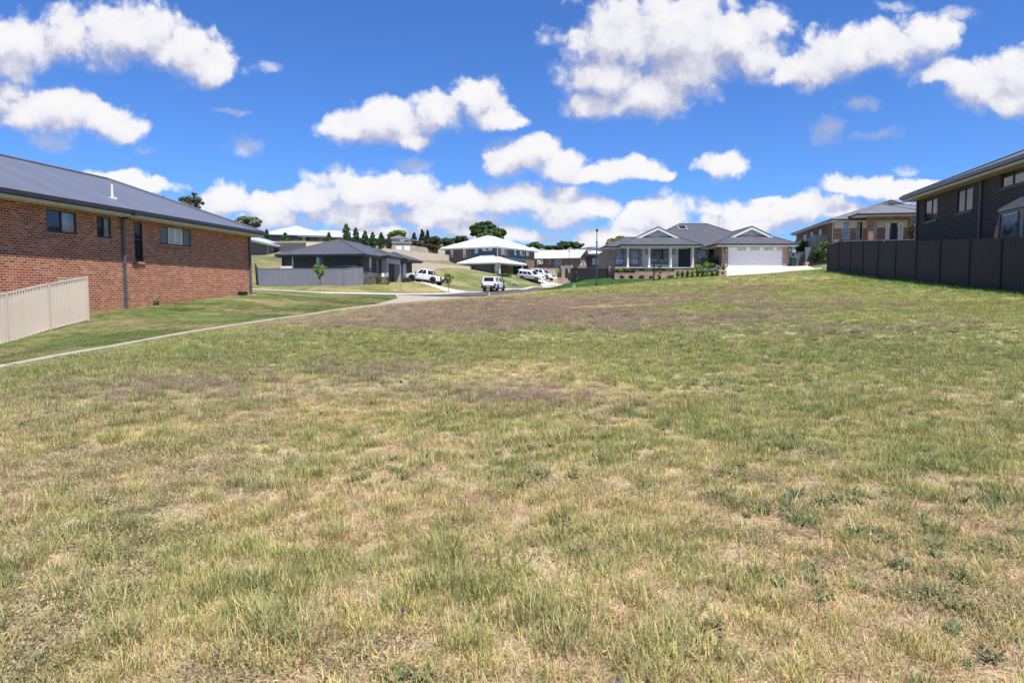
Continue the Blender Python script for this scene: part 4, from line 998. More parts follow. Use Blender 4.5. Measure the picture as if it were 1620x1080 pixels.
# main wall
m = Wl(h, (fx(963, 3), 3), (fx(1141, 3), 3))
window(m, m.rect(974, 393.6, 987, 419), (), (.36,), panes=('glass_pale', 'glass_mid'), frame='dark_metal')
window(m, m.rect(997, 393.6, 1010, 419), (), (.36,), panes=('glass_pale', 'glass_mid'))
window(m, m.rect(1103, 393, 1117, 418), (), (.36,), panes=('glass_mid', 'glass_mid'))
window(m, m.rect(1120.5, 393, 1133.5, 418), (), (.36,), panes=('glass_mid', 'glass'))
B = MB(); wall(B, (fx(963, 3), 3), (fx(1015, 3), 3), -1.9, ez - .22, [(max(0, a), b, c_, d_) for a, b, c_, d_ in m.ops[:2]])
off = fx(1093.5, 3) - fx(963, 3); wall(B, (fx(1093.5, 3), 3), (fx(1141, 3), 3), -1.2, ez - .22, [(a - off, b - off, c_, d_) for a, b, c_, d_ in m.ops[2:]])
x9 = fx(963, 3); wall(B, (x9, 12.5), (x9, 3), -1.9, ez - .22); wall(B, (fx(1141, 0), 3), (fx(1141, 0), 0), -1.2, ez - .22); wall(B, (fx(1252, 0), 0), (fx(1252, 0), 12.5), -1, ez - .22); wall(B, (fx(1252, 0), 12.5), (x9, 12.5), -1, ez - .22)
wall(B, (fx(1141, 0), 0), (fx(1252, 0), 0), -1, ez - .22, g.ops, .12)
B.build('wall', M['brick_pink'], h)
p = Wl(h, (fx(1015, 2.98), 2.98), (fx(1072, 2.98), 2.98)); window(p, p.rect(1030, 391.8, 1057.5, 418), (.5,), (.34,), panes=('glass_mid', 'glass'))
e = Wl(h, (fx(1072, 2.98), 2.98), (fx(1093.5, 2.98), 2.98)); r = e.rect(1073, 391.5, 1092.5, 423.3); door(e, (r[0], r[1], 0.02, r[3]), 'black', True)
B = MB(); wall(B, (fx(1015, 2.98), 2.98), (fx(1072, 2.98), 2.98), -.4, ez - .22, p.ops); wall(B, (fx(1072, 2.98), 2.98), (fx(1093.5, 2.98), 2.98), -.4, ez - .22, e.ops)
for k in range(12):
    z = -.05 + k * .18
    for a, b in ((fx(1015, 2.98), fx(1030, 2.98) - .06), (fx(1057.5, 2.98) + .06, fx(1072, 2.98))): B.box(a, b, 2.962, 2.978, z, z + .165)
B.build('weatherboard', M['offwhite'], h)
for k, px in enumerate((992.5, 1026, 1060, 1095)):
    B = MB(); x = fx(px, 1); B.lathe((x, 1, 0), [(0, -.02), (.15, -.02), (.15, .07), (.115, .1), (.1, 1.95), (.13, 2.0), (.14, 2.08), (0, 2.08)], 14); B.build('column', M['white'], h, smooth=.6)
B = MB(); B.box(fx(972, 1), fx(1098, 1), .7, 2.975, -.12, -.0); B.build('porch_floor', M['kerb'], h)
B = MB(); B.box(fx(1066, .9), fx(1098, .9), .76, 2.97, -1.0, -.125); B.build('porch_base', M['brick_pink'], h)
for wx, yy in ((1022.5, 2.96), (1065, 2.96), (1146.5, -.0), (1246.5, -.0)):
    x = fx(wx, yy); B = MB(); B.box(x - .05, x + .05, yy - .05, yy - .002, 1.55, 1.8); B.box(x - .11, x + .11, yy - .27, yy - .05, 1.86, 1.9); B.box(x - .07, x + .07, yy - .23, yy - .09, 1.9, 1.96)
    for a in (-.09, .07):
        for b in (-.25, -.09): B.box(x + a, x + a + .02, yy + b, yy + b + .02, 1.5, 1.86)
    B.box(x - .1, x + .1, yy - .26, yy - .06, 1.45, 1.5); B.build('wall_lantern', M['black'], h)
    B = MB(); B.box(x - .068, x + .068, yy - .228, yy - .092, 1.5, 1.86); B.build('lantern_glass', M['glass_pale'], h)
lx, rx = 13.6 - O.x, 28.6 - O.x
ro = hip(h, lx, rx, 2.4, 14.2, ez, .505, 'roof_char', 'roof_char', sof='white', nosof=True)
a = fx(1076.5, 8); B = MB(); zc = ez + .505 * 5.0; B.beam((fx(1078, 7), 6.6, ez + .505 * 4.2 + .06), (fx(1078, 7), 7.6, ez + .505 * 5.2 + .06), .95, .12); sk = B.build('skylight', M['render_grey'], h)
B = MB(); B.beam((fx(1078, 7), 6.68, ez + .505 * 4.28 + .085), (fx(1078, 7), 7.52, ez + .505 * 5.12 + .085), .78, .12); B.build('pane', M['glass'], sk)
hip(h, 9.97 - O.x, 19.0 - O.x, 2.38, 7.6, ez, .44, 'roof_char', sof='white', sides='fl')
dutch(h, fx(981, .9), fx(1107.5, .9), .55, 7.2, ez + .06, .47, 2.15, 'roof_char', sof='white', gable='offwhite')
dutch(h, fx(1132.5, -.6), fx(1261, -.6), -.6, 8.5, ez + .06, .46, 2.15, 'roof_char', sof='white', gable='offwhite')
B = MB(); B.box(fx(1106, 3), fx(1134, 3), 2.43, 3.0, ez - .26, ez - .14); B.build('soffit', M['white'], h)
B = MB(); a = Vector((fx(1131, 12), 11, 4.0)); B.tube(a, a + Vector((0, 0, 2.6)), .025, n=6)
for k in range(5): B.beam(a + Vector((-.5 + .02 * k, 0, 1.6 + .22 * k)), a + Vector((.5 - .02 * k, 0, 1.6 + .22 * k)), .02, .02)
B.build('antenna', M['steel_pole'], h)

# ------------------------------------------------------------------ brick house behind the dark house, upper right
O = P(1319, 387, 71); h = up('red_brick_house', 'brick house with gabled grey roof and pillared entry above the dark fence', 'house', O, -TH)
w = Wl(h, (0, 0), (9.5, 0)); ez = loc(h, 1316, 346.7, 'y', -.5).z
for a in ((1333, 350.5, 1344.5, 379), (1355, 350.5, 1365, 379), (1382.5, 350, 1387.5, 379)): window(w, w.rect(*a), (.5,) if a[0] == 1355 else (), (), frame='soffit', panes=('glass_mid', 'glass'))
for a in ((1401, 353, 1407, 379), (1421, 353, 1429, 379)): window(w, w.rect(*a), (), (), frame='white', panes=('glass_pale',), fw=.12, name='sidelight')
r = w.rect(1409, 353, 1419, 380); door(w, (r[0], r[1], 0, r[3]), 'black')
B = MB(); wall(B, (0, 0), (9.5, 0), -3, ez - .9, [(a, b, c_, min(d_, ez - .9)) for a, b, c_, d_ in w.ops]); wall(B, (0, 16), (0, 0), -3, ez - .2); wall(B, (17, 0), (17, 16), -3, ez - .2); wall(B, (17, 16), (0, 16), -3, ez - .2); wall(B, (9.5, 0), (17, 0), -3, ez - .2); B.build('wall', M['brick_h'], h)
B = MB(); wall(B, (0, 0), (9.5, 0), ez - .9, ez - .2, [(a, b, ez - .9, d_) for a, b, c_, d_ in w.ops if d_ > ez - .9]); B.build('lintel_panel', M['soffit'], h)
xc = loc(h, 1419, 330, 'y', 4).x; dutch(h, -.5, 2 * xc + .5, -.5, 16.5, ez, .33, 6.6, 'roof_mid', gable='offwhite', barge='grey_metal', capm='grey_metal', sof='soffit')
e2 = loc(h, 1414, 337, 'y', -2.3).z; x0 = loc(h, 1356, 341, 'y', -2.3).x; xp = loc(h, 1414, 340, 'y', -2.3).x
dutch(h, x0, 2 * xp - x0, -2.3, 5, e2, .38, 99, 'roof_mid', sof='soffit', gut='dark_metal')
a, b = loc(h, 1374, 360, 'y', -1.9).x, loc(h, 1382.6, 360, 'y', -1.9).x
for s in (0, 1):
    q0 = a if s == 0 else 2 * xp - b; B = MB(); B.box(q0, q0 + b - a, -1.9, -1.35, -3, e2 - .45); B.build('pillar', M['brick_h'], h)
B = MB(); B.box(a, 2 * xp - a, -1.93, -1.33, e2 - .47, e2 - .24); B.build('beam', M['brick_h'], h)
B = MB(); B.box(-.3, 9.6, -2.6, -.01, -.25, -.06); B.build('porch_floor', M['kerb'], h)
downpipe(h, (-.08, .2, ez - .25), -3, 'soffit', .1)
# side windows
s = Wl(h, (0, 16), (0, 0))
for yy in (4.5, 8.0, 11.0): B = MB(); B.box(-.03, .02, yy, yy + 1.1, .6, 2.0); B.build('window', M['glass'], h)

# ------------------------------------------------------------------ dark house with stone corner, left of the street
O = P(574, 451, 76); O.z = 2.5; h = up('dark_house', 'low charcoal brick house with stone corner, grey entry and dark hipped roof', 'house', O, -TH)
f = Wl(h, (-9.6, 0), (0, 0)); s = Wl(h, (0, 0), (0, 15)); ez = loc(h, 573.7, 401.5, 'y', -.5).z
window(f, f.rect(499.5, 406, 511.5, 424), (.5,), panes=('glass_pale', 'glass'))
window(s, s.rect(584, 406.5, 589, 431), (), (.3,), panes=('glass_mid', 'glass_pale')); window(s, s.rect(596, 408, 600, 432), (), (.3,), panes=('glass_mid', 'glass_mid'))
window(s, s.rect(606.5, 409, 609, 436), (), (), panes=('glass',))
zst = s.hit(580, 431)[1]; ce = s.hit(597, 430)[0]
cut = lambda ops, lo, hi: [(a, b, max(c_, lo), min(d_, hi)) for a, b, c_, d_ in ops if c_ < hi and d_ > lo]
B = MB(); wall(B, (-9.6, 0), (0, 0), -1.5, ez - .2, f.ops); wall(B, (0, 0), (0, 15), zst, ez - .2, cut(s.ops, zst, 9)); wall(B, (0, ce), (0, 15), -1.5, zst, [(a - ce, b - ce, c_, d_) for a, b, c_, d_ in cut(s.ops, -9, zst) if a > ce]); wall(B, (0, 15), (-9.6, 15), -1.5, ez - .2); wall(B, (-9.6, 15), (-9.6, 0), -1.5, ez - .2); B.build('wall', M['brick_dark'], h)
B = MB(); B.box(-.3, .06, -.06, ce, -1.5, zst + .01); B.build('stone_base', M['stone'], h)
B = MB()
downpipe(h, (-9.4, -.06, ez - .2), -.5, 'dark_metal', .1); x5 = loc(h, 463, 415, 'y', -.06).x; downpipe(h, (x5, -.06, ez - .2), -.5, 'white', .1)
B.box(loc(h, 447, 420, 'y', 0).x, loc(h, 464, 420, 'y', 0).x, -.5, -.003, .1, loc(h, 455, 421, 'y', -.3).z); B.build('air_conditioner', M['white'], h)
B = MB(); ga = loc(h, 519, 421, 'y', -1).x; gb = loc(h, 568, 421, 'y', -1).x; zg = loc(h, 540, 420.5, 'y', -1).z; B.lathe((0, 0, 0), [(0, 0), (.5, 0), (.5, zg + .92), (.45, zg + 1.0), (.1, zg + 1.06), (0, zg + 1.06)], 24); tk = B.build('water_tank', M['black'], h, smooth=.5); tk.location = ((ga + gb) / 2, -.75, -1.0); tk.scale.x = gb - ga
hip(h, -10.1, .5, -.5, 15.5, ez, .385, 'roof_char', sof='grey_clad')
# entry portico
X = .7; y0 = loc(h, 612.5, 425, 'x', X).y; y1 = loc(h, 634, 425, 'x', X).y; zt = loc(h, 620, 406, 'x', X).z
B = MB(); B.box(0, X, y0, y0 + .45, -1, zt - .3); B.box(X - .45, X, y1 - .45, y1, -1, zt - .3); B.box(0, X, y1 - .44, y1 - .02, -1, zt - .3); B.box(0, X + .001, y0 + .002, y1 - .002, zt - .8, zt - .25); B.build('portico', M['render_grey'], h)
B = MB(); B.box(0, X + .5, y0 - .1, y1 + .1, -.8, .05); B.build('step', M['kerb'], h)
e = Wl(h, (.02, y0 + .45), (.02, y1 - .45)); r = e.rect(619.5, 412, 628, 440); e2_ = door(e, (max(.2, r[0]), r[1], .06, r[3]), 'black', False, glassy='glass_pale')
hip(h, -3, X + .5, y0 - .5, y1 + .5, zt, .36, 'roof_char', sof='grey_clad', sides='fbr')
# garage wing
gx_ = .75; k = Wl(h, (gx_, y1 + .6), (gx_, 15.4)); r = k.rect(634.8, 417, 643.5, 441); r = (max(r[0], .05), r[1], .05, r[3]); garage_door(k, r, 'render_grey', 6)
B = MB(); wall(B, (gx_, y1 + .6), (gx_, 15.4), -1, ez - .25, k.ops); wall(B, (0, y1 + .6), (gx_, y1 + .6), -1, ez - .25); wall(B, (gx_, 15.4), (0, 15.4), -1, ez - .25); B.build('wall', M['brick_dark'], h)
hip(h, -4, gx_ + .9, y1 - .2, 17.2, ez - .02, .36, 'roof_char', sof='grey_clad', sides='fbr')
H_DARK = h

# ------------------------------------------------------------------ house with pale roof behind the brick house
O = P(398, 392, 88); th = R(2.4); h = up('grey_house', 'dark grey house with pale metal roof half hidden by the brick house', 'house', (O.x, O.y, 6.0), th)
ez = loc(h, 398, 378.5, 'x', .45).z
s = Wl(h, (0, -2), (0, 24))
for a in ((422, 391, 425.5, 402), (429, 392.5, 432, 404), (439, 395, 443, 406)): window(s, s.rect(*a), (), (), frame='white', panes=('glass_mid',))
B = MB(); wall(B, (0, -2), (0, 24), -3, ez - .15, s.ops); wall(B, (-9, -2), (0, -2), -3, ez - .15); wall(B, (0, 24), (-9, 24), -3, ez - .15); wall(B, (-9, 24), (-9, -2), -3, ez - .15); B.build('wall', M['grey_clad'], h)
hip(h, -9.5, .5, -2.5, 24.5, ez, .33, 'roof_pale', sof='white', gut='white')

# ------------------------------------------------------------------ long pale roofed house on the hill
O = P(429, 386, 140); h = up('hill_house', 'wide dark walled house with broad pale roof on the hill crest', 'house', O, R(20))
w = Wl(h, (-3, 0), (30, 0)); ez = loc(h, 470, 371, 'y', -.6).z
for a in ((462, 379, 474, 384.5), (476, 379, 481, 384.5)): window(w, w.rect(*a), (.5,), (), frame='grey_metal', panes=('glass_mid',))
r = w.rect(485, 375.5, 490.5, 386); door(w, (r[0], r[1], .0, r[3]), 'black', False)
window(w, w.rect(506, 376.5, 509.5, 383), (), (), frame='white', panes=('glass',))
B = MB(); wall(B, (-3, 0), (30, 0), -2, ez - .2, w.ops); wall(B, (30, 0), (30, 12), -2, ez - .2); wall(B, (30, 12), (-3, 12), -2, ez - .2); wall(B, (-3, 12), (-3, 0), -2, ez - .2); B.build('wall', M['grey_clad'], h)
B = MB(); q = w.hit(482, 380)[0] - 3; B.box(q - .5, q + .1, -.5, -.01, -2, ez - .25); B.build('pillar', M['conc_wall'], h)
x0 = loc(h, 415, 371, 'y', -.6).x; x1 = loc(h, 612, 377, 'y', -.6).x
hip(h, x0, x0 + 13, -.6, 7.5, ez, .36, 'roof_pale', sof='white', gut='white')
pk = loc(h, 469, 360, 'y', 5).x; dutch(h, pk - 6.5, pk + 6.5, -.9, 12.5, ez, .36, 99, 'roof_pale', sof='white', gut='white')
hip(h, pk, x1, -.62, 9, ez - .15, .32, 'roof_pale', sof='white', gut='white')

# ------------------------------------------------------------------ two storey blue house
O = P(787, 436, 118); BR = R(-30); h = up('blue_house', 'two storey brick and teal house with white hipped roofs above the street', 'house', O, BR)
# local x along the left face (towards the camera's right), y back; corner at the origin
f = Wl(h, (-11, 0), (0, 0)); s = Wl(h, (0, 0), (0, 13.5)); ez = loc(h, 786.8, 389.5, 'y', -.5).z; zm = ez * .52
for a, vb, hb in (((713, 394, 717, 407), (), (.3,)), ((732.5, 393.5, 737, 407.5), (), (.3,)), ((751, 392.5, 756, 401), (), ()), ((763, 391.5, 778.5, 396.8), (.33, .66), ())): window(f, f.rect(*a), vb, hb, frame='white', panes=('glass', 'glass_pale') if a[0] < 740 else ('glass_pale', 'glass'), fw=.12)
for a, vb in (((793, 392, 801, 402.5), (.6,)), ((813.5, 393, 817, 404), ()), ((822, 394, 830, 404.5), (.5,)), ((832.5, 396, 837, 405), ())): window(s, s.rect(*a), vb, (), frame='white', panes=('glass_pale', 'glass'), fw=.12)
t0 = f.hit(752, 398)[0] - .9; ta = s.hit(806, 398)[0]; tb = s.hit(832, 398)[0]
B = MB(); wall(B, (-11, 0), (0, 0), -3, ez - .2, f.ops); wall(B, (0, 0), (0, 13.5), zm - .02, ez - .2, s.ops); wall(B, (0, 13.5), (-11, 13.5), -3, ez - .2); wall(B, (-11, 13.5), (-11, 0), -3, ez - .2)
ga = s.hit(812, 425)[0]; gb = s.hit(836, 425)[0]; ga, gb = min(max(ga, .5), 11), min(max(gb, 2), 13)
wall(B, (0, 0), (0, 13.5), -3, zm - .02, [(ga, gb, -.05, zm - .5)], 1.5); B.build('wall', M['brick_brown'], h)
B = MB(); B.face([(-1.45, ga, -.05), (-1.45, gb, -.05), (-1.45, gb, zm - .5), (-1.45, ga, zm - .5)]); B.build('garage_door', M['garage_shade'], h)  # near-black sheet paints the shade inside the open garage, not a door
cl = [(a - t0, b - t0, c_, d_) for a, b, c_, d_ in f.ops if a > t0]
B = MB(); wall(B, (-11 + t0, -.04), (0.04, -.04), zm, ez - .21, cl, .04); wall(B, (.04, ta), (.04, tb), zm + .1, ez - .21, [(a - ta, b - ta, c_, d_) for a, b, c_, d_ in s.ops if a > ta and b < tb + .1], .04); B.build('cladding', M['teal'], h)
hip(h, -11.6, .6, -.6, 14.1, ez, .40, 'roof_white', sof='white', gut='white')
downpipe(h, (.05, -.1, ez - .2), zm - 1, 'white', .12); downpipe(h, (-10.9, -.1, ez - .2), -1, 'white', .12)
# lower roofs around the corner
le = loc(h, 790, 414.5, 'y', -3.5).z; x0 = loc(h, 723, 414, 'y', -3.5).x; x1 = min(loc(h, 800, 415, 'y', -3.5).x, 2.6)
hip(h, x0, x1, -3.5, 3.2, le, .42, 'roof_white', sof='white', gut='white'); hip(h, -1.5, 2.7, -1.2, ga - .2, le - .03, .3, 'roof_white', sof='white', gut='white', sides='fbr')
B = MB(); wall(B, (x0 + .5, -2.9), (x1 - 1.8, -2.9), -3, le - .2); wall(B, (x0 + .5, 0), (x0 + .5, -2.9), -3, le - .2); wall(B, (x1 - 1.8, -2.9), (x1 - 1.8, 0), -3, le - .2); B.build('wall', M['grey_clad'], h)
e = Wl(h, (x0 + .5, -2.92), (x1 - 1.8, -2.92)); window(e, e.rect(783, 416.5, 789, 432), (.5,), (.3,), frame='white', panes=('glass_mid', 'glass_pale'), cut=False, depth=.0, fw=.1)
for x, y in ((x1 - .4, -2.9), (2.2, ga - .7)):
    B = MB(); B.box(x - .1, x + .1, y - .1, y + .1, -3, le - .2); B.build('post', M['white'], h)
H_BLUE = h

# ------------------------------------------------------------------ brown house with white roof
O = P(914, 438, 132); h = up('brown_house', 'tan brick house with low white gabled roof beyond the street', 'house', O, R(-18))
f = Wl(h, (-13, 0), (0, 0)); s = Wl(h, (0, 0), (0, 10)); ez = loc(h, 914, 407.5, 'y', -.5).z
for a, vb, hb in (((845.5, 412, 850.5, 420), (.5,), ()), ((865, 411, 871, 417.5), (.5,), ()), ((878, 410.5, 887.5, 423), (.45,), (.35,))): window(f, f.rect(*a), vb, hb, frame='offwhite', panes=('glass', 'glass_mid'), fw=.08)
for a in ((918.5, 409.5, 921, 420), (924, 408.5, 926.5, 420)): window(s, s.rect(*a), (), (), frame='white', panes=('glass_pale',), fw=.06)
B = MB(); wall(B, (-13, 0), (0, 0), -3, ez - .1, f.ops); wall(B, (0, 0), (0, 10), -3, ez - .1, s.ops); B.face([(0, 0, ez - .1), (0, 10, ez - .1), (0, 5, ez + 1.5)]); wall(B, (0, 10), (-13, 10), -3, ez - .1); wall(B, (-13, 10), (-13, 0), -3, ez - .1); B.build('wall', M['brick_tan'], h)
B = MB(); t = .33; o = .6; zr = ez + (5 + o) * t
for k in (0, .06): 
    B.face([(-13.6, -o, ez - k), (o, -o, ez - k), (o, 5, zr - k), (-13.6, 5, zr - k)][::1 if k == 0 else -1]); B.face([(o, 10 + o, ez - k), (-13.6, 10 + o, ez - k), (-13.6, 5, zr - k), (o, 5, zr - k)][::1 if k == 0 else -1])
B.build('roof', M['roof_white'], h); B = MB(); B.box(-13.6, o, -o - .1, -o, ez - .1, ez + .02); B.build('gutter', M['white'], h)
B = MB()
for a, b in (((o, -o, ez - .08), (o, 5, zr - .08)), ((o, 10 + o, ez - .08), (o, 5, zr - .08))): B.beam(a, b, .05, .2)
B.build('barge_board', M['dark_metal'], h)

# ------------------------------------------------------------------ grey gabled house with white windows
O = P(925, 432, 140); h = up('grey_gabled_house', 'grey rendered house with white framed windows between street lamp and porch house', 'house', O, R(-18))
f = Wl(h, (0, 0), (9, 0)); ez = loc(h, 938, 402, 'y', 0).z
for a in ((937.3, 409, 942, 418.5), (944.3, 410, 948.3, 418.5)): window(f, f.rect(*a), (), (), frame='white', panes=('glass_mid',), fw=.2)
B = MB(); wall(B, (0, 0), (9, 0), -3, ez, f.ops); wall(B, (9, 0), (9, 9), -3, ez); wall(B, (0, 9), (0, 0), -3, ez); wall(B, (9, 9), (0, 9), -3, ez); B.build('wall', M['grey_clad'], h)
hip(h, -.5, 9.5, -.6, 9.6, ez + .05, .3, 'roof_white', sof='white', gut='dark_metal')

# far roofs on the skyline
def far_house(name, label, px0, px1, ye, ytop, D, rot, roof, wallm, wh=3.2, depth=9, t=None):
    a = P(px0, ye, D); b = P(px1, ye, D); wd = (b - a).length
    h = up(name, label, 'house', (a.x, D, a.z - wh), R(rot)); hw = min(wd, depth) / 2
    t = t or max(.12, (P(px0, ytop, D + hw).z - a.z) / hw)
    f = Wl(h, (.5, 0), (wd - .5, 0))
    for k in (.22, .5, .78): window(f, (f.L * k - .6, f.L * k + .6, wh - 1.9, wh - .7), (.5,), frame='offwhite', panes=('glass', 'glass_mid'))
    B = MB(); wall(B, (.5, 0), (wd - .5, 0), -3, wh - .15, f.ops); wall(B, (wd - .5, 0), (wd - .5, depth - 1), -3, wh - .15); wall(B, (.5, depth - 1), (.5, 0), -3, wh - .15); wall(B, (wd - .5, depth - 1), (.5, depth - 1), -3, wh - .15); B.build('wall', M[wallm], h)
    hip(h, 0, wd, -.5, depth - .5, wh, t, roof, gut='white', sof='white')
    return h
far_house('skyline_house', 'distant house with grey roof above the russet hedge', 606, 648, 380.5, 372.5, 150, -6, 'roof_mid', 'brick_brown')
far_house('skyline_house', 'distant dark roofed house behind the white roof near the street lamp', 908, 962, 396.5, 391, 165, 0, 'roof_char', 'grey_clad')
far_house('skyline_house', 'small distant grey roofed house below the round green trees', 893, 913, 397, 391.5, 172, 0, 'roof_mid', 'offwhite')
far_house('skyline_house', 'distant pale roofed house showing beside the blue house eaves', 829, 856, 397.5, 391, 150, 0, 'roof_pale', 'offwhite')
# ------------------------------------------------------------------ fences
def fence(label, pts, mat, post='same', ribs=True, pitch=.19, dep=.03, gap=.05, pw=.065, name='steel_fence', group=None, cap=True, cat='fence', sides=1):
    """pts: (x, y, z foot, z top) of every post; one panel child between two posts, raked along the fall"""
    o = Vector((pts[0][0], pts[0][1], pts[0][2])); t = thing(name, label, cat, o, 0, group); pm = M[mat if post == 'same' else post]
    Q = [(Vector((x, y, 0)) - Vector((o.x, o.y, 0)), zb - o.z, zt - o.z) for x, y, zb, zt in pts]
    for (a, b0, t0), (b, b1, t1) in zip(Q, Q[1:]):
        B = MB(); d = b - a; L_ = d.length; d.normalize(); n = Vector((d.y, -d.x, 0)); S = [(0, 0)]
        if ribs:
            k = max(2, round((L_ - .06) / pitch)); p = (L_ - .06) / k
            for i in range(k): S += [(.03 + p * (i + .08), dep / 2), (.03 + p * (i + .34), dep / 2), (.03 + p * (i + .5), -dep / 2), (.03 + p * (i + .92), -dep / 2)]
        S.append((L_, 0))
        for (s0, q0), (s1, q1) in zip(S, S[1:]):
            f0, f1 = s0 / L_, s1 / L_; p0 = a + d * s0 + n * q0; p1 = a + d * s1 + n * q1
            B.face([(p0.x, p0.y, b0 + (b1 - b0) * f0 + gap), (p1.x, p1.y, b0 + (b1 - b0) * f1 + gap), (p1.x, p1.y, t0 + (t1 - t0) * f1 - .015), (p0.x, p0.y, t0 + (t1 - t0) * f0 - .015)])
        B.build('panel', M[mat], t)
        for za, zb in (((t0 - .02), (t1 - .02)), (b0 + gap + .03, b1 + gap + .03)): R_ = MB(); R_.beam(a + d * .034 + Vector((0, 0, za)), b - d * .034 + Vector((0, 0, zb)), .05, .045); R_.build('rail', pm, t)
    for a, b0, t0 in Q:
        B = MB(); B.box(a.x - pw / 2, a.x + pw / 2, a.y - pw / 2, a.y + pw / 2, b0 - .3, t0 + .012); B.build('post', pm, t)
    return t
def gp4(x, y, hgt): z = gz(x, y); return (x, y, z - .02, z + hgt)
# cream fence at the left edge with its return to the wall
pts = []
for px, yb, yt, D in ((140, 509, 438, 24.3), (80, 524, 448.5, 22.66), (12.7, 545, 463, 21.1)):
    a, b = P(px, yb, D), P(px, yt, D); pts.append((a.x, a.y, a.z, b.z))
for k in (1, 2): x, y = pts[2][0] - .27 * k, pts[2][1] - 1.6 * k; pts.append((x, y, pts[2][2] - .27 * k, pts[2][3] - .27 * k))
fence('cream ribbed steel fence stepping down the slope beside the red brick wall', pts, 'fence_cream', pitch=.105, dep=.05)
a = pts[0]; pr = [(a[0] - .08, a[1] + .05, a[2], a[3] - .01)]
b = P(76, 438.5, 24.75); pr.append((b.x, b.y, gz(b.x, b.y), a[3] - .01)); fence('short cream fence return running back to the red brick wall', pr, 'fence_cream', pitch=.105, dep=.05)
# dark fence on the right
iv = [3.413, 3.240, 3.067, 2.902, 2.730, 2.551, 2.370, 2.188, 2.001, 1.832, 1.66, 1.485, 1.31]; pts = []
for k, q in enumerate(iv):
    y = 13.3 * q; x = 13.3 + .1667 * y; z = gz(x, y); pts.append((x, y, z - .02, z + (1.75 if k == 0 else 1.9 if k < 3 else 1.88)))
fence('long dark charcoal steel fence along the right side of the grass', pts, 'fence_dark', dep=.008, gap=.04)
y0 = pts[1]; d = Vector((math.cos(TH), -math.sin(TH), 0)); pq = [(y0[0] + d.x * s + .1, y0[1] + d.y * s, gz(y0[0] + d.x * s, y0[1]) - .1, y0[3] + .08) for s in (.2, 2.5, 4.8)]
fence('grey fence with pale top rail returning behind the far end of the dark fence', pq, 'fence_dark', post='grey_metal', ribs=False)
# grey fence around the dark house
tp = [(449, 406.5, 90), (434, 406.5, 88), (419, 406.5, 86), (402.5, 413.5, 80), (409, 424.5, 72)] + [(409 + 33.75 * k, 424.5, 72) for k in (1, 2, 3, 4)] + [(559, 423, 74), (574, 422.5, 75.6)]
pts = []
for px, yt, D in tp: b = P(px, yt, D); pts.append((b.x, b.y, min(gz(b.x, b.y) - .02, b.z - 1.7), b.z))
fence('mid grey steel fence wrapping the yard of the low charcoal house', pts, 'fence_grey', dep=.035)
# charcoal fence left of the porch house
pts = []
for px, yt, D in ((903, 424.2, 74), (918.5, 424.2, 74.3), (932, 424.5, 74.6), (947, 425, 75), (962, 425.5, 75.2)): b = P(px, yt, D); pts.append((b.x, b.y, min(gz(b.x, b.y) - .02, b.z - 1.2), b.z))
fence('charcoal fence beside the pale brick porch house, above the deep green lawn', pts, 'fence_dark', ribs=False)
# long tan fence below the blue house
pts = []; n = 11
for k in range(n + 1):
    f = k / n; D = 97 + 27 * f; px = 649 + (781.5 - 649) * ((f * D / 124) * .25 + .75 * f); yt = 411.5 + (424.4 - 411.5) * (px - 649) / 132.5; b = P(px, yt, D); pts.append((b.x, b.y, gz(b.x, b.y) - .05, b.z))
fence('long plain tan fence descending the slope below the blue house', pts, 'fence_tan', ribs=False)
TAN = pts
# tan boundary in front of the brown house, taller to the right
pts = []
for px, yt, D in ((842, 423, 126), (850, 423, 125), (862, 424, 124), (876, 424.5, 123), (888, 424.5, 122)): b = P(px, yt, D); pts.append((b.x, b.y, gz(b.x, b.y) - .05, b.z))
fence('low tan wall in front of the white roofed brown house', pts, 'fence_tan', ribs=False, name='garden_wall', cat='wall', pw=.12)
pts = []
for px, yt, D in ((888.5, 420.5, 122), (896, 420, 121), (905, 419.5, 120)): b = P(px, yt, D); pts.append((b.x, b.y, gz(b.x, b.y) - .05, b.z))
fence('taller cream wall section behind the small cypresses and second lamp', pts, 'cream', ribs=False, name='garden_wall', cat='wall', pw=.12)
# taupe fence beside the upper right house and gate below
pts = []
for px, yt, D in ((1316, 371.5, 73), (1292, 371.5, 73.6), (1283, 375, 78), (1274, 378.5, 82), (1268, 381, 86)): b = P(px, yt, D); pts.append((b.x, b.y, b.z - 2.0, b.z))
fence('taupe steel fence on the bank beside the upper right brick house', pts, 'fence_taupe', dep=.02)
a, b = P(1257, 398.5, 74.5), P(1274, 398.5, 74.2); fence('grey steel gate between the double garage and the bank', [(a.x, a.y, a.z - 1.65, a.z), (b.x, b.y, b.z - 1.65, b.z)], 'grey_metal', ribs=True, name='metal_gate', cat='gate')

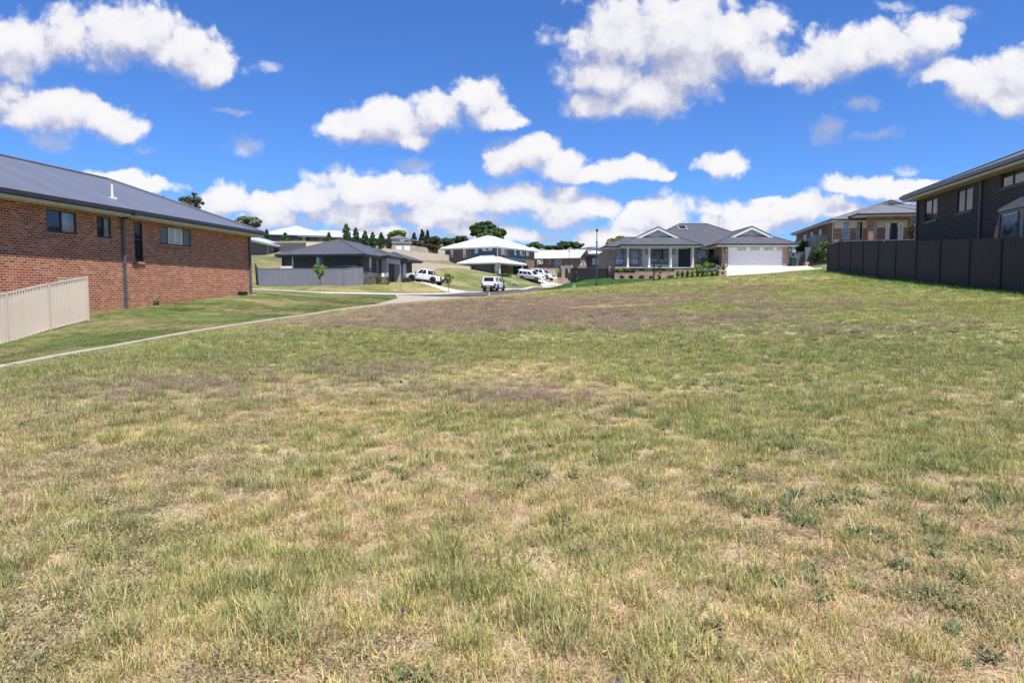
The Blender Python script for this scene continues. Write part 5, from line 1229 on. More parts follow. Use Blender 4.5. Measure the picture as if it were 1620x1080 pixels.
def wallthing(name, label, quad, thick, mat, cat='wall'):
    """free standing wall: quad = bottom left, bottom right, top right, top left in the world"""
    o = Vector(quad[0]); t = MB(); q = [Vector(p) - o for p in quad]; n = (q[1] - q[0]).cross(q[3] - q[0]).normalized() * -thick; k = [p + n for p in q]
    t.face(q); t.face(k[::-1])
    for i in range(4): t.face([q[i], k[i], k[(i + 1) % 4], q[(i + 1) % 4]])
    ob = t.build(name, M[mat]); ob.location = o; return tag(ob, label, cat)
def WQ(x0, yb0, D0, x1, yb1, D1, yt1, yt0): return [P(x0, yb0, D0), P(x1, yb1, D1), P(x1, yt1, D1), P(x0, yt0, D0)]
wallthing('retaining_wall', 'broad smooth tan wall rising behind the row of small shrubs', WQ(606, 420, 101, 712, 424, 123, 403.5, 392.5), .25, 'fence_tan')
wallthing('retaining_wall', 'weathered grey concrete wall below the russet hedge', WQ(650, 407, 138, 694, 410, 142, 394.5, 388), .3, 'conc_wall')
wallthing('retaining_wall', 'dark grey sloping wall below the hill crest house', WQ(420, 412, 98, 484, 412, 99, 384, 384), .3, 'grey_clad')
wallthing('retaining_wall', 'cream rendered wall at the entry side of the hill crest house', WQ(484.2, 412, 99, 536, 412, 100, 384, 383.5), .3, 'cream')
a = [P(693, 405, 139), P(707, 406, 139), P(707, 395.5, 139), P(693, 395, 139)]; wallthing('timber_fence', 'short yellowish timber fence between concrete wall and blue house', a, .08, 'soffit', 'fence')
h = up('garage', 'small concrete garage with two white doors on the hillside', 'garage', P(620, 400, 135), R(8))
w = Wl(h, (0, 0), (4.4, 0)); 
z1 = loc(h, 635, 384.5, 'y', 0).z; wd = loc(h, 650.5, 395, 'y', 0).x; w = Wl(h, (0, 0), (wd, 0))
for x0, x1 in ((626.5, 636.5), (639, 649)): r = w.rect(x0, 387.5, x1, 397.5); garage_door(w, r, 'white', 4)
B = MB(); wall(B, (0, 0), (wd, 0), -1.5, z1, w.ops); wall(B, (wd, 0), (wd, 5), -1.5, z1); wall(B, (0, 5), (0, 0), -1.5, z1); wall(B, (wd, 5), (0, 5), -1.5, z1); B.build('wall', M['conc_wall'], h)
B = MB(); B.box(-.15, wd + .15, -.15, 5.15, z1 + .002, z1 + .2); B.build('roof', M['conc_wall'], h)
# railing at the left of the blue house
a = P(672, 413, 128); t = thing('railing', 'thin metal railing on the terrace left of the blue house', 'railing', a, R(-6)); B = MB()
for k in range(8): B.box(k * .5 - .02, k * .5 + .02, -.02, .02, -.6, 1.1)
B.build('post', M['steel_pole'], t); B = MB(); B.box(-.02, 3.52, -.03, .03, 1.1, 1.15); B.box(-.02, 3.52, -.02, .02, .5, .53); B.build('rail', M['steel_pole'], t)

# ------------------------------------------------------------------ garden of the porch house
def xy(px, D): return ray(px, 465)[0] * D
a = [(xy(972, 70.6), 70.6), (xy(1066.5, 70.6), 70.6)]; t = thing('planter_wall', 'low pink brick retaining wall in front of the porch', 'wall', (a[0][0], 70.6, 3.2))
zt = P(1010, 430, 70.6).z - 3.2; L_ = a[1][0] - a[0][0]; st = L_ * .35
B = MB(); B.box(0, st, 0, .23, -.8, zt - .16); B.box(st + .002, L_, 0, .23, -.8, zt); B.build('wall', M['brick_pink'], t)
B = MB(); B.box(-.02, st - .02, -.02, .25, zt - .158, zt - .11); B.box(st - .015, L_ + .02, -.02, .25, zt + .002, zt + .05); B.build('coping', M['sand_block'], t)
B = MB(); B.box(.05, L_, .24, 4.2, -.5, zt - .25); tag(B.build('garden_soil', M['bark']), kind='structure').location = (a[0][0], 70.6, 3.2)
b = P(1142, 440, 66.2); t = thing('letterbox_pier', 'square pink brick letterbox pier at the driveway corner', 'letterbox', (b.x, b.y, gz(b.x, b.y)))
hh = P(1142, 427.5, 66.2).z - gz(b.x, b.y); B = MB(); B.box(-.37, .37, -.3, .3, -.3, hh - .06); B.build('pier', M['brick_pink'], t); B = MB(); B.box(-.41, .41, -.34, .34, hh - .058, hh); B.build('cap', M['cream'], t); B = MB(); B.box(-.14, .12, -.31, -.297, hh * .45, hh * .72); B.build('slot', M['black'], t)
b = P(1254.5, 422, 71.6); t = thing('wheelie_bin', 'dark green wheelie bin with bright green lid beside the garage', 'bin', (b.x, b.y, b.z + .02))
B = MB(); 
for z0, z1, r0, r1 in ((.08, .92, .21, .27),):
    q = [(-r0, -r0), (r0, -r0), (r0, r0), (-r0, r0)]; k = [(-r1, -r1 * 1.1), (r1, -r1 * 1.1), (r1, r1 * 1.1), (-r1, r1 * 1.1)]
    for i in range(4): j = (i + 1) % 4; B.face([(*q[i], z0), (*q[j], z0), (*k[j], z1), (*k[i], z1)])
    B.face([(*p, z0) for p in q[::-1]])
B.build('bin_body', M['green_plastic'], t, bevel=.02); B = MB(); B.prism([(-.31, .93), (.31, .93), (.28, 1.0), (-.28, 1.0)], -.33, .33); B.build('lid', M['lime_lid'], t)
for s in (-1, 1): B = MB(); B.tube((s * .2, .26, .1), (s * .27, .26, .1), .1, n=12); B.build('wheel', M['tyre'], t)
# sandstone blocks at the foot of the bank
for k, (x0, x1) in enumerate(((1274, 1283), (1284, 1293.5), (1294.5, 1306))):
    a, b = P(x0, 422, 72.5), P(x1, 422, 72.5); B = MB(); B.box(0, b.x - a.x, 0, .6, -.2, .5); o = B.build('sandstone_block', M['sand_block'], bevel=.05); o.location = (a.x, a.y, a.z)
    tag(o, ('sandstone block nearest the grey gate, in the row at the bank foot', 'middle sandstone block of the three below the bank', 'sandstone block nearest the dark fence end')[k], 'block', 'sandstone edging blocks')
b = P(1296, 421, 74); wallthing('retaining_wall', 'dark grey retaining wall under the taupe fence', [P(1274, 422, 73.8), P(1291, 422, 73.8), P(1291, 391, 73.8), P(1274, 391, 73.8)], .2, 'grey_metal')

# ------------------------------------------------------------------ poles, posts and small things
b = G(943.5, 60); t = thing('street_lamp', 'tall dark green street lamp at the edge of the grass', 'street lamp', b); H = P(943.5, 362, 60).z - b.z
B = MB(); B.lathe((0, 0, 0), [(0, -.2), (.13, -.2), (.13, .55), (.12, .62), (.085, .66), (0, .66)], 14); B.build('base', M['green_pole'], t, smooth=.6)
B = MB(); B.lathe((0, 0, 0), [(.075, .6), (.06, H * .78), (.042, H * .785), (.03, H - .25)], 12); B.build('pole', M['green_pole'], t, smooth=.6)
B = MB(); B.lathe((0, 0, 0), [(0, H * .775), (.085, H * .775), (.085, H * .79), (0, H * .79)], 12); B.build('collar', M['green_pole'], t, smooth=.6)
B = MB(); B.lathe((0, 0, 0), [(0, H - .27), (.06, H - .27), (.1, H - .2), (.105, H - .1), (.07, H - .02), (0, H)], 12); B.build('lamp_head', M['dark_pole'], t, smooth=.6)
b = G(900, 121); t = thing('street_lamp', 'thin dark street lamp near the cream wall down the street', 'street lamp', b); H = P(900, 396, 121).z - b.z
B = MB(); B.lathe((0, 0, 0), [(0, -.2), (.14, -.2), (.13, .9), (.06, .95), (.045, H - .3), (0, H - .3)], 10); B.build('pole', M['dark_pole'], t, smooth=.6)
B = MB(); B.lathe((0, 0, 0), [(0, H - .32), (.08, H - .3), (.17, H - .12), (.1, H), (0, H)], 10); B.build('lamp_head', M['grey_metal'], t, smooth=.6)
b = G(634.5, 69.3); t = thing('signpost', 'thin bare grey metal pole on the verge before the charcoal house', 'pole', b); H = P(634.5, 420, 69.3).z - b.z
B = MB(); B.tube((0, 0, -.2), (0, 0, H), .034, n=10); B.build('pole', M['steel_pole'], t); B = MB(); B.tube((0, 0, H), (0, 0, H + .03), .04, .03, n=10); B.build('cap', M['steel_pole'], t)
b = G(774, 58.5); t = thing('marker_post', 'short white marker post at the edge of the grass behind which the car stands', 'post', b)
B = MB(); B.box(-.045, .045, -.03, .03, -.1, .42); B.build('post', M['white'], t); B = MB(); B.box(-.047, .047, -.032, .032, .30, .36); B.build('band', M['lamp_red'], t)
b = G(908, 61.5); t = thing('service_pillar', 'short pale green service pillar on the lawn edge', 'pillar', b); H = P(908, 449.5, 61.5).z - b.z
B = MB(); B.box(-.12, .12, -.1, .1, -.1, H - .07); B.build('body', M['pillar_green'], t, bevel=.015); B = MB(); B.box(-.14, .14, -.12, .12, H - .07, H); B.build('lid', M['pillar_green'], t, bevel=.02)
b = G(854, 117); t = thing('basketball_hoop', 'portable basketball hoop with red, white and blue backboard beside the drive', 'hoop', b, R(-20)); zc = P(854, 414.5, 117).z - b.z
B = MB(); B.box(-.5, .5, -.1, 1.0, -.1, .16); B.build('base', M['black'], t, bevel=.03); B = MB(); B.tube((0, .3, 0), (0, .15, zc - .2), .05, n=8); B.build('pole', M['black'], t)
B = MB(); B.box(-.5, .5, 0, .04, zc - .33, zc + .33); bb = B.build('backboard', M['white'], t)
for nm, m_, bx in (('red_mark', plain('red_print', (.45, .03, .04)), [(-.46, -.2, -.28, .05), (-.2, .12, -.02, .1)]), ('blue_mark', plain('blue_print', (.03, .08, .36)), [(.08, .46, .0, .29), (.2, .46, -.28, -.12)])):
    B = MB()
    for x0, x1, z0, z1 in bx: B.box(x0, x1, -.004, -.001, zc + z0, zc + z1)
    B.build(nm, m_, bb)
B = MB()
for k in range(16): a0, a1 = k * .3927, (k + 1) * .3927; B.tube((.22 * math.cos(a0), -.28 + .22 * math.sin(a0), zc - .2), (.22 * math.cos(a1), -.28 + .22 * math.sin(a1), zc - .2), .015, n=5)
B.build('rim', plain('orange_rim', (.5, .12, .02)), t)
def boulder(label, loc_, r, seed, mat='rock'):
    rr = random.Random(seed); bm = bmesh.new(); bmesh.ops.create_icosphere(bm, subdivisions=2, radius=1)
    for v in bm.verts: v.co *= rr.uniform(.78, 1.1); v.co.x *= r[0]; v.co.y *= r[1]; v.co.z = v.co.z * r[2] + r[2] * .5
    me = bpy.data.meshes.new('boulder'); bm.to_mesh(me); bm.free(); me.materials.append(M[mat]); o = bpy.data.objects.new('boulder', me); C.objects.link(o); o.location = loc_; tag(o, label, 'rock', 'boulders on the sloping lawn')
boulder('flat grey boulder on the lawn below the blue house', G(812, 103), (.75, .5, .28), 1); boulder('small dark boulder at the end of the flat grey one', G(818.5, 102.5), (.32, .3, .3), 2)
# ornament on the step of the dark house
p = loc(H_DARK, 605.5, 438, 'x', 1.1); wp = H_DARK.matrix_basis @ Vector((1.1, p.y, p.z)); t = thing('garden_ornament', 'small white garden ornament on a plinth behind the box hedge', 'ornament', wp)
B = MB(); B.box(-.15, .15, -.15, .15, -1.0, 0); B.build('plinth', M['conc_wall'], t); B = MB(); B.lathe((0, 0, 0), [(0, .002), (.2, .002), (.22, .1), (.12, .2), (.13, .28), (.09, .38), (0, .44)], 10); B.build('figure', M['white'], t, smooth=1.0)

# ------------------------------------------------------------------ vehicles
def arc(cx, cz, r, n=7, a0=180, a1=0): return [(cx + r * math.cos(R(a0 + (a1 - a0) * k / n)), cz + r * math.sin(R(a0 + (a1 - a0) * k / n))) for k in range(n + 1)]
def wheel(t, x, y, r, w, rimm):
    s = 1 if y > 0 else -1; g = thing('wheel', None, None, (x, y, r)); g.parent = t
    for k in list(g.keys()): del g[k]
    B = MB(); B.lathe((0, 0, 0), [(r * .62, -w / 2), (r * .93, -w / 2), (r, -w * .33), (r, w * .33), (r * .93, w / 2), (r * .62, w / 2), (r * .55, w * .3), (r * .55, -w * .3), (r * .62, -w / 2)], 22, 'y'); B.build('tyre', M['tyre'], g, smooth=.7)
    B = MB(); B.lathe((0, 0, 0), [(0, s * w * .34), (r * .16, s * w * .36), (r * .2, s * w * .2), (r * .56, s * w * .18), (r * .62, s * w * .42)], 20, 'y')
    for k in range(6):
        a = k * math.pi / 3; d = Vector((math.cos(a), 0, math.sin(a))); B.beam(d * r * .12 + Vector((0, s * w * .3, 0)), d * r * .6 + Vector((0, s * w * .34, 0)), .07, .05, up=(0, 1, 0))
    B.build('rim', M[rimm], g)
def frustum(t, name, mat, x0, x1, tx0, tx1, z0, z1, w0, w1, smooth=None):
    B = MB(); a = [(x0, -w0, z0), (x1, -w0, z0), (x1, w0, z0), (x0, w0, z0)]; b = [(tx0, -w1, z1), (tx1, -w1, z1), (tx1, w1, z1), (tx0, w1, z1)]
    B.face(a[::-1]); B.face(b)
    for i in range(4): j = (i + 1) % 4; B.face([a[i], a[j], b[j], b[i]])
    return B.build(name, mat, t, bevel=.06, smooth=.7), [Vector(p) for p in a], [Vector(p) for p in b]
def pane_on(t, q, u0, u1, v0, v1, name, mat, out=.012, uv2=None):
    """glass on the quad q (bottom left, bottom right, top right, top left)"""
    q = [Vector(p) for p in q]; n = (q[1] - q[0]).cross(q[3] - q[0]).normalized()
    f = lambda u, v: (q[0] * (1 - u) + q[1] * u) * (1 - v) + (q[3] * (1 - u) + q[2] * u) * v + n * out
    u2 = uv2 or (u0, u1); B = MB(); B.face([f(u0, v0), f(u1, v0), f(u2[1], v1), f(u2[0], v1)]); return B.build(name, mat, t)
def vehicle(kind, name, label, px, D, head, size=1.0, group=None):
    """x forward. kinds: ute, canopy (ute with a white canopy), wagon"""
    b = G(px, D); t = thing(name, label, 'ute' if kind != 'wagon' else 'car', b)
    wb, Lf, Lr, W_, wr = (3.2, .95, 1.2, .92, .40) if kind != 'wagon' else (2.8, .93, 1.05, .93, .37)
    xf, xr = wb / 2, -wb / 2; nose, tail = xf + Lf, xr - Lr; gc = .36; belt = 1.08 if kind != 'wagon' else 1.05; hood = 1.05; ar = wr + .09
    prof = [(tail, gc + .14), (tail, belt - .05)] + ([(xr + .95, belt + .02)] if kind != 'wagon' else []) + [(xf - .55, belt + .04), (xf + .35, hood), (nose - .12, hood - .16), (nose, .78), (nose, gc)] + arc(xf, wr - .02, ar, 7, 0, 180) + arc(xr, wr - .02, ar, 7, 0, 180)
    prof = prof[::-1] if False else prof
    B = MB(); B.prism(prof, -W_, W_); body = B.build('body', M['car_white'], t, bevel=.045, smooth=.6)
    cabr = xr + (1.0 if kind != 'wagon' else -Lr + .12); roof = 1.80 if kind != 'wagon' else 1.72
    c, a, e = frustum(t, 'cabin', M['car_white'], cabr - .04, xf - .35, cabr + (.16 if kind != 'wagon' else .38), xf - 1.15, belt - .02, roof, W_ - .06, W_ - .24)
    R_ = [a[0], a[1], e[1], e[0]]; L_ = [a[2], a[3], e[3], e[2]]
    ng = 2 if kind != 'wagon' else 3; sp = [(.08, .46), (.49, .86)] if ng == 2 else [(.05, .27), (.30, .58), (.61, .88)]
    for u0, u1 in sp:
        pane_on(t, R_, u0, u1, .14, .84, 'side_window', M['car_glass'], uv2=(u0 + .02, min(u1, .97))); pane_on(t, L_, 1 - u1, 1 - u0, .14, .84, 'side_window', M['car_glass'], uv2=(1 - min(u1, .97), 1 - u0 - .02))
    pane_on(t, [a[1], a[2], e[2], e[1]], .07, .93, .1, .92, 'windscreen', M['car_glass']); pane_on(t, [a[3], a[0], e[0], e[3]], .1, .9, .2, .85, 'rear_window', M['car_glass'])
    for x in (xf, xr):
        for y in (-1, 1): wheel(t, x, y * (W_ - .11), wr, .25, 'rim_black' if kind != 'wagon' else 'rim')
    for x in (xf, xr):
        for y in (-1, 1):
            B = MB(); q = arc(x, wr - .02, ar + .05, 9, 180, 0); q2 = arc(x, wr - .02, ar - .01, 9, 180, 0)
            for (p0, p1, r0, r1) in zip(q, q[1:], q2, q2[1:]):
                yy = y * (W_ + .02); B.face([(p0[0], yy, p0[1]), (p1[0], yy, p1[1]), (r1[0], yy, r1[1]), (r0[0], yy, r0[1])]); B.face([(p0[0], yy, p0[1]), (p1[0], yy, p1[1]), (p1[0], y * (W_ - .06), p1[1]), (p0[0], y * (W_ - .06), p0[1])])
            if kind != 'wagon': B.build('wheel_arch', M['plastic'], t)
            else: bpy.data.meshes.new('x') if False else None
    B = MB(); B.box(nose - .1, nose + .09, -W_ + .05, W_ - .05, gc - .02, .66); B.build('front_bumper', M['plastic' if kind != 'wagon' else 'car_white'], t, bevel=.04)
    B = MB(); B.box(nose - .05, nose + .02, -.5, .5, .68, .9); B.build('grille', M['plastic'], t, bevel=.02)
    for y in (-1, 1):
        B = MB(); B.box(nose - .3, nose - .015, y * .55 if y > 0 else -.9, .9 if y > 0 else -.55, .76, .92); B.build('headlight', M['lamp_clear'], t, bevel=.02)
        B = MB(); B.box(tail - .02, tail + .12, .72 if y > 0 else -.94, .94 if y > 0 else -.72, .68, 1.0); B.build('tail_light', M['lamp_red'], t, bevel=.015)
        B = MB(); B.box(xf - .72, xf - .55, y * (W_ + .14) - .09, y * (W_ + .14) + .09, belt, belt + .2); B.build('mirror', M['plastic' if kind != 'wagon' else 'car_white'], t, bevel=.03)
        B = MB(); B.box(xr + .5, xf - .5, y * (W_ + .03) - .05, y * (W_ + .03) + .05, gc - .1, gc + .06); B.build('side_step', M['plastic'], t)
    B = MB(); B.box(tail - .12, tail + .04, -W_ + .04, W_ - .04, gc - .02, .64 if kind == 'wagon' else .72); B.build('rear_bumper', M['plastic' if kind != 'wagon' else 'car_white'], t, bevel=.03)
    B = MB(); B.box(tail - .128, tail - .121, -.2, .2, .5, .6); B.build('number_plate', M['cream'], t)
    for x in (xf - .75, xf - 1.75):
        for y in (-1, 1): B = MB(); B.box(x - .12, x + .08, y * (W_ + .012) - .012, y * (W_ + .012) + .012, belt - .15, belt - .11); B.build('door_handle', M['plastic'], t)
    if kind == 'ute':
        B = MB()
        for y in (-.7, .7): B.tube((cabr - .1, y, belt), (cabr - .15, y * .85, belt + .52), .05, n=8); B.tube((cabr - .15, y * .85, belt + .52), (cabr - .75, y * 1.05, belt + .03), .045, n=8)
        B.tube((cabr - .15, -.6, belt + .52), (cabr - .15, .6, belt + .52), .05, n=8); B.build('sports_bar', M['plastic'], t)
        B = MB(); B.box(tail + .12, cabr - .15, -W_ + .12, W_ - .12, belt - .06, belt + .0); B.build('tray', M['plastic'], t)
        B = MB()
        for y in (-.55, .55): B.tube((nose + .1, y, .5), (nose + .16, y, 1.06), .04, n=8)
        B.tube((nose + .16, -.55, 1.06), (nose + .16, .55, 1.06), .04, n=8); B.box(nose + .06, nose + .2, -W_ + .06, W_ - .06, .45, .68); B.build('bull_bar', M['plastic'], t)
    if kind == 'canopy':
        c, a, e = frustum(t, 'canopy', M['car_white'], tail + .03, cabr - .06, tail + .26, cabr - .04, belt - .03, 1.82, W_ - .05, W_ - .2)
        pane_on(t, [a[3], a[0], e[0], e[3]], .1, .9, .25, .9, 'rear_window', M['car_glass']); pane_on(t, [a[0], a[1], e[1], e[0]], .15, .9, .3, .85, 'side_window', M['car_glass']); pane_on(t, [a[2], a[3], e[3], e[2]], .1, .85, .3, .85, 'side_window', M['car_glass'])
        B = MB()
        for y in (-.6, .6): B.beam((cabr + .2, y, 1.9), (xf - 1.2, y, 1.9), .04, .04)
        for k in range(6): x = cabr + .2 + (xf - 1.4 - cabr) * k / 5; B.beam((x, -.62, 1.92), (x, .62, 1.92), .06, .03)
        B.build('roof_rack', M['plastic'], t)
        B = MB(); B.tube((xf - .5, -W_ - .05, 1.0), (xf - .95, -W_ + .02, 1.75), .05, n=8); B.box(xf - 1.05, xf - .85, -W_ - .04, -W_ + .1, 1.72, 1.88); B.build('snorkel', M['plastic'], t)
    if kind == 'wagon':
        B = MB()
        for y in (-.58, .58): B.beam((cabr + .6, y, roof + .05), (xf - 1.3, y, roof + .05), .04, .04)
        B.build('roof_rails', M['steel_pole'], t)
        B = MB(); B.box(tail + .02, tail + .5, -W_ + .24, W_ - .24, roof - .03, roof + .02); B.build('spoiler', M['car_white'], t, bevel=.01)
    hd = Vector((math.cos(head), math.sin(head), 0)); sdv = Vector((-hd.y, hd.x, 0))
    z = lambda v: gz(b.x + v.x, b.y + v.y)
    pz = (z(hd * 1.5) - z(hd * -1.5)) / 3 * (.35 if kind == 'wagon' else 1); rz_ = (z(sdv * .8) - z(sdv * -.8)) / 1.6
    X = Vector((hd.x, hd.y, pz)).normalized(); Yv = Vector((sdv.x, sdv.y, rz_)); Yv = (Yv - X * Yv.dot(X)).normalized(); Z = X.cross(Yv)
    t.rotation_euler = Matrix((X, Yv, Z)).transposed().to_euler(); t.scale = (size,) * 3; t.location.z = (z(hd * 1.5) + z(hd * -1.5)) / 2 + .065
    return t
vehicle('ute', 'parked_ute', 'white dual cab ute with sports bar nosed up the charcoal house driveway', 673, 83.5, R(153), .95)
vehicle('canopy', 'parked_ute', 'white ute with canopy and roof rack parked on the road, seen from behind', 781.5, 87.5, R(77), 1.0)
vehicle('wagon', 'parked_car', 'white station wagon at the blue house garage, nearer the dark opening', 840.5, 113.5, R(-28), .93)
vehicle('wagon', 'parked_car', 'second white wagon parked just behind, its nose by the tan wall', 857.5, 117, R(-38), .97)

# camper behind the dark fence
y0 = 26.2; x0 = 14.15 + .167 * y0; b = Vector((x0, y0, gz(x0, y0))); t = thing('camper_van', 'grey camper with dark side windows behind the dark fence at the right edge', 'camper', b, math.atan2(-math.cos(TH), -math.sin(TH)))
# local x runs towards the camera along the fence, y to the far side
zt = P(1575, 335, y0).z - b.z
B = MB(); B.prism([(-.75, .35), (-.05, zt - .02), (7, zt - .02), (7, .35)], 0, 1.9); body = B.build('body', M['grey_metal'], t, bevel=.05)
B = MB(); B.prism([(-.1, zt - .018), (.0, zt + .1), (1.4, zt + .34), (7.1, zt + .36), (7.1, zt - .018)], -.06, 1.96); B.build('roof', plain('camper_roof', (.24, .25, .25), .5), t, bevel=.03)
for k, (a, c_) in enumerate(((.25, 1.35), (1.62, 2.9), (3.2, 4.6))):
    B = MB(); B.box(a, c_, -.02, -.004, zt - 1.05, zt - .12); f_ = B.build('window', M['black'], t, bevel=.006); B = MB(); B.box(a + .07, c_ - .07, -.026, -.021, zt - .98, zt - .2); B.build('pane', M['car_glass'], f_)
    B = MB(); B.beam((a + .08, -.03, zt - .18), (c_ - .1, -.03, zt - .16), .012, .03); B.build('blind', M['white'], f_)
B = MB(); B.box(-.02, .1, -.03, .0, zt - 1.3, zt - .1); B.build('corner_trim', M['black'], t)
sl = lambda f_: (-.75 + .7 * f_, .35 + (zt - .37) * f_)
for nm, f0, f1, mt, o_ in (('rear_light', .62, .8, 'lamp_red', .0), ('rear_panel', .35, .6, 'white', .0)):
    (a0, z0), (a1, z1) = sl(f0), sl(f1); B = MB(); B.face([(a0 - .02, .06, z0), (a1 - .02, .06, z1), (a1 - .02, .5, z1), (a0 - .02, .5, z0)]); B.face([(a0 - .012, -.012, z0), (a0 + .3, -.012, z0), (a1 + .14, -.012, z1), (a1 - .012, -.012, z1)]); B.build(nm, M[mt], t)
for x in (1.0, 5.6): wheel(t, x, .05, .36, .24, 'rim')
# ------------------------------------------------------------------ trees and garden plants
def leaves(B, c, r, n, s, rr, fl=.35, up_=.3):
    c = Vector(c)
    for _ in range(n):
        while True:
            d = Vector((rr.uniform(-1, 1), rr.uniform(-1, 1), rr.uniform(-1, 1)))
            if .05 < d.length <= 1: break
        d = d.normalized() * (d.length ** fl); p = c + Vector((d.x * r[0], d.y * r[1], d.z * r[2]))
        n_ = (d + Vector((rr.uniform(-1, 1), rr.uniform(-1, 1), rr.uniform(-1, 1) + up_)) * .9).normalized(); a = n_.orthogonal().normalized(); a.rotate(Matrix.Rotation(rr.uniform(0, 6.28), 3, n_)); b = n_.cross(a)
        l = s * rr.uniform(.6, 1.3); w_ = l * rr.uniform(.45, .7); B.face([p - a * l, p + b * w_, p + a * l, p - b * w_])
def tree(name, label, px, D, ytop, wpx, leaf, base=None, foot=None, seed=1, shape='round', trunk=.25, bark='bark', dens=1.0, ls=None, group=None, cat='tree', gaps=.0, tr=None, depth=1.0):
    """crown of leaf clumps on a tapered trunk with limbs; wpx and ytop are read off the photograph, D is its distance"""
    rr = random.Random(seed); g = G(px, D); top = P(px, ytop, D).z; H = top - g.z
    if foot is not None: g.z = P(px, foot, D).z; H = top - g.z
    W_ = wpx / 1080 * D / 2; t = thing(name, label, cat, g, rr.uniform(0, 6.28) if shape != 'wide' else 0, group); zc0 = H * trunk
    ls = (ls or max(.05, min(.34, W_ * .16))) * .85; B = MB(); rad = tr or max(.03, H * .016)
    cl = []
    if shape == 'column':
        n = max(5, int(H / W_ * 2.6))
        for k in range(n):
            f = (k + .5) / n; w_ = W_ * (.78 + .24 * math.sin(math.pi * min(1, f * 1.15 + .1))) * (1 - .85 * (max(0, f - .72) / .28) ** 1.6)
            for j in range(3): a = rr.uniform(0, 6.28); cl.append(((math.cos(a) * w_ * .4, math.sin(a) * w_ * .4, zc0 + (H - zc0) * f), (w_ * .72, w_ * .72, (H - zc0) / n * 1.0)))
    elif shape == 'cone':
        n = max(6, int(H / W_ * 2))
        for k in range(n):
            f = (k + .3) / n; w_ = W_ * (1 - f * .93)
            for j in range(4): a = rr.uniform(0, 6.28); cl.append(((math.cos(a) * w_ * .5, math.sin(a) * w_ * .5, zc0 + (H - zc0) * f), (w_ * .55, w_ * .55, (H - zc0) / n * .8)))
    else:
        n = int(32 * dens); zm = (zc0 + H) / 2; hz = (H - zc0) / 2
        for k in range(n):
            while True:
                d = Vector((rr.uniform(-1, 1), rr.uniform(-1, 1), rr.uniform(-1, 1)))
                if .3 < d.length < 1: break
            if d.z < -.5: d.x *= .7; d.y *= .7
            q = rr.uniform(.13, .30); cl.append(((d.x * W_ * .88, d.y * W_ * .88 * depth, zm + d.z * hz * .88), (W_ * q, W_ * q, min(W_, hz) * q * .85)))
        cl.append(((0, 0, zm), (W_ * .42, W_ * .42 * depth, hz * .42)))
    nl = int((26 if shape in ('column', 'cone') else 58) * dens)
    for c, r in cl: leaves(B, c, r, nl, ls, rr)
    B.build('crown', L[leaf], t)
    B = MB(); B.tube((0, 0, -.3), (0, 0, zc0 * .6), rad * 1.25, rad, n=8, caps=False); B.tube((0, 0, zc0 * .6), (rr.uniform(-.05, .05) * H, rr.uniform(-.05, .05) * H, zc0 + (H - zc0) * .55), rad, rad * .35, n=7)
    if shape in ('round', 'wide'):
        for c, r in cl[:6]: B.tube((0, 0, zc0 * rr.uniform(.6, 1.05)), Vector(c) * .9 + Vector((0, 0, .05 * H)), rad * .55, rad * .15, n=6)
    B.build('trunk', M[bark], t); return t
# street saplings
tree('young_tree', 'bright green sapling on the verge in front of the grey fence', 507, 65, 412, 22, 'lime', seed=3, trunk=.44, bark='bark_pale', ls=.09, dens=.8, foot=462.5)
tree('young_tree', 'bright green sapling beside the charcoal house driveway', 710, 76, 430, 17, 'lime', seed=5, trunk=.36, bark='bark_pale', ls=.09, dens=.8, foot=462.5)
tree('young_tree', 'thin staked sapling with loose leaves on the porch house lawn', 1042.5, 62.5, 408, 15, 'green', seed=8, trunk=.12, bark='bark', ls=.075, dens=.45, tr=.02, foot=450)
tree('young_tree', 'slim pale sapling on the verge before the low tan wall', 883.5, 118, 423.5, 10, 'lime', seed=9, trunk=.35, ls=.12, dens=.6, foot=449)
b = G(1034, 62.3); t = thing('tree_stake', 'dark square stake next to the thin sapling', 'stake', b); hh = P(1034, 415.5, 62.3).z - b.z; B = MB(); B.box(-.06, .06, -.06, .06, -.2, hh); B.build('stake', M['black'], t); B = MB(); B.box(-.068, .068, -.068, .068, hh - .5, hh - .44); B.build('tie', M['grey_metal'], t)
for px, D, lab in ((507, 64.8, 'ring of dark mulch around the sapling before the grey fence'), (710, 75.9, 'ring of dark mulch around the sapling by the driveway'), (1040, 62.4, 'patch of dark mulch at the staked sapling'), (883.5, 117.9, 'ring of dark mulch at the slim pale sapling')):
    g = G(px, D); rr = random.Random(int(px)); B = MB(); n = 12
    ring = [(math.cos(k * 2 * math.pi / n) * .55 * rr.uniform(.8, 1.1), math.sin(k * 2 * math.pi / n) * .55 * rr.uniform(.8, 1.1)) for k in range(n)]
    for k in range(n):
        a, b = ring[k], ring[(k + 1) % n]; za = gz(g.x + a[0], g.y + a[1]) - g.z; zb = gz(g.x + b[0], g.y + b[1]) - g.z; B.face([(0, 0, .12), (a[0], a[1], za + .06), (b[0], b[1], zb + .06)])
    o = B.build('mulch_ring', plain('dark_mulch', (.045, .033, .025), .95, var=.4, scale=20)); o.location = g; tag(o, lab, 'mulch')
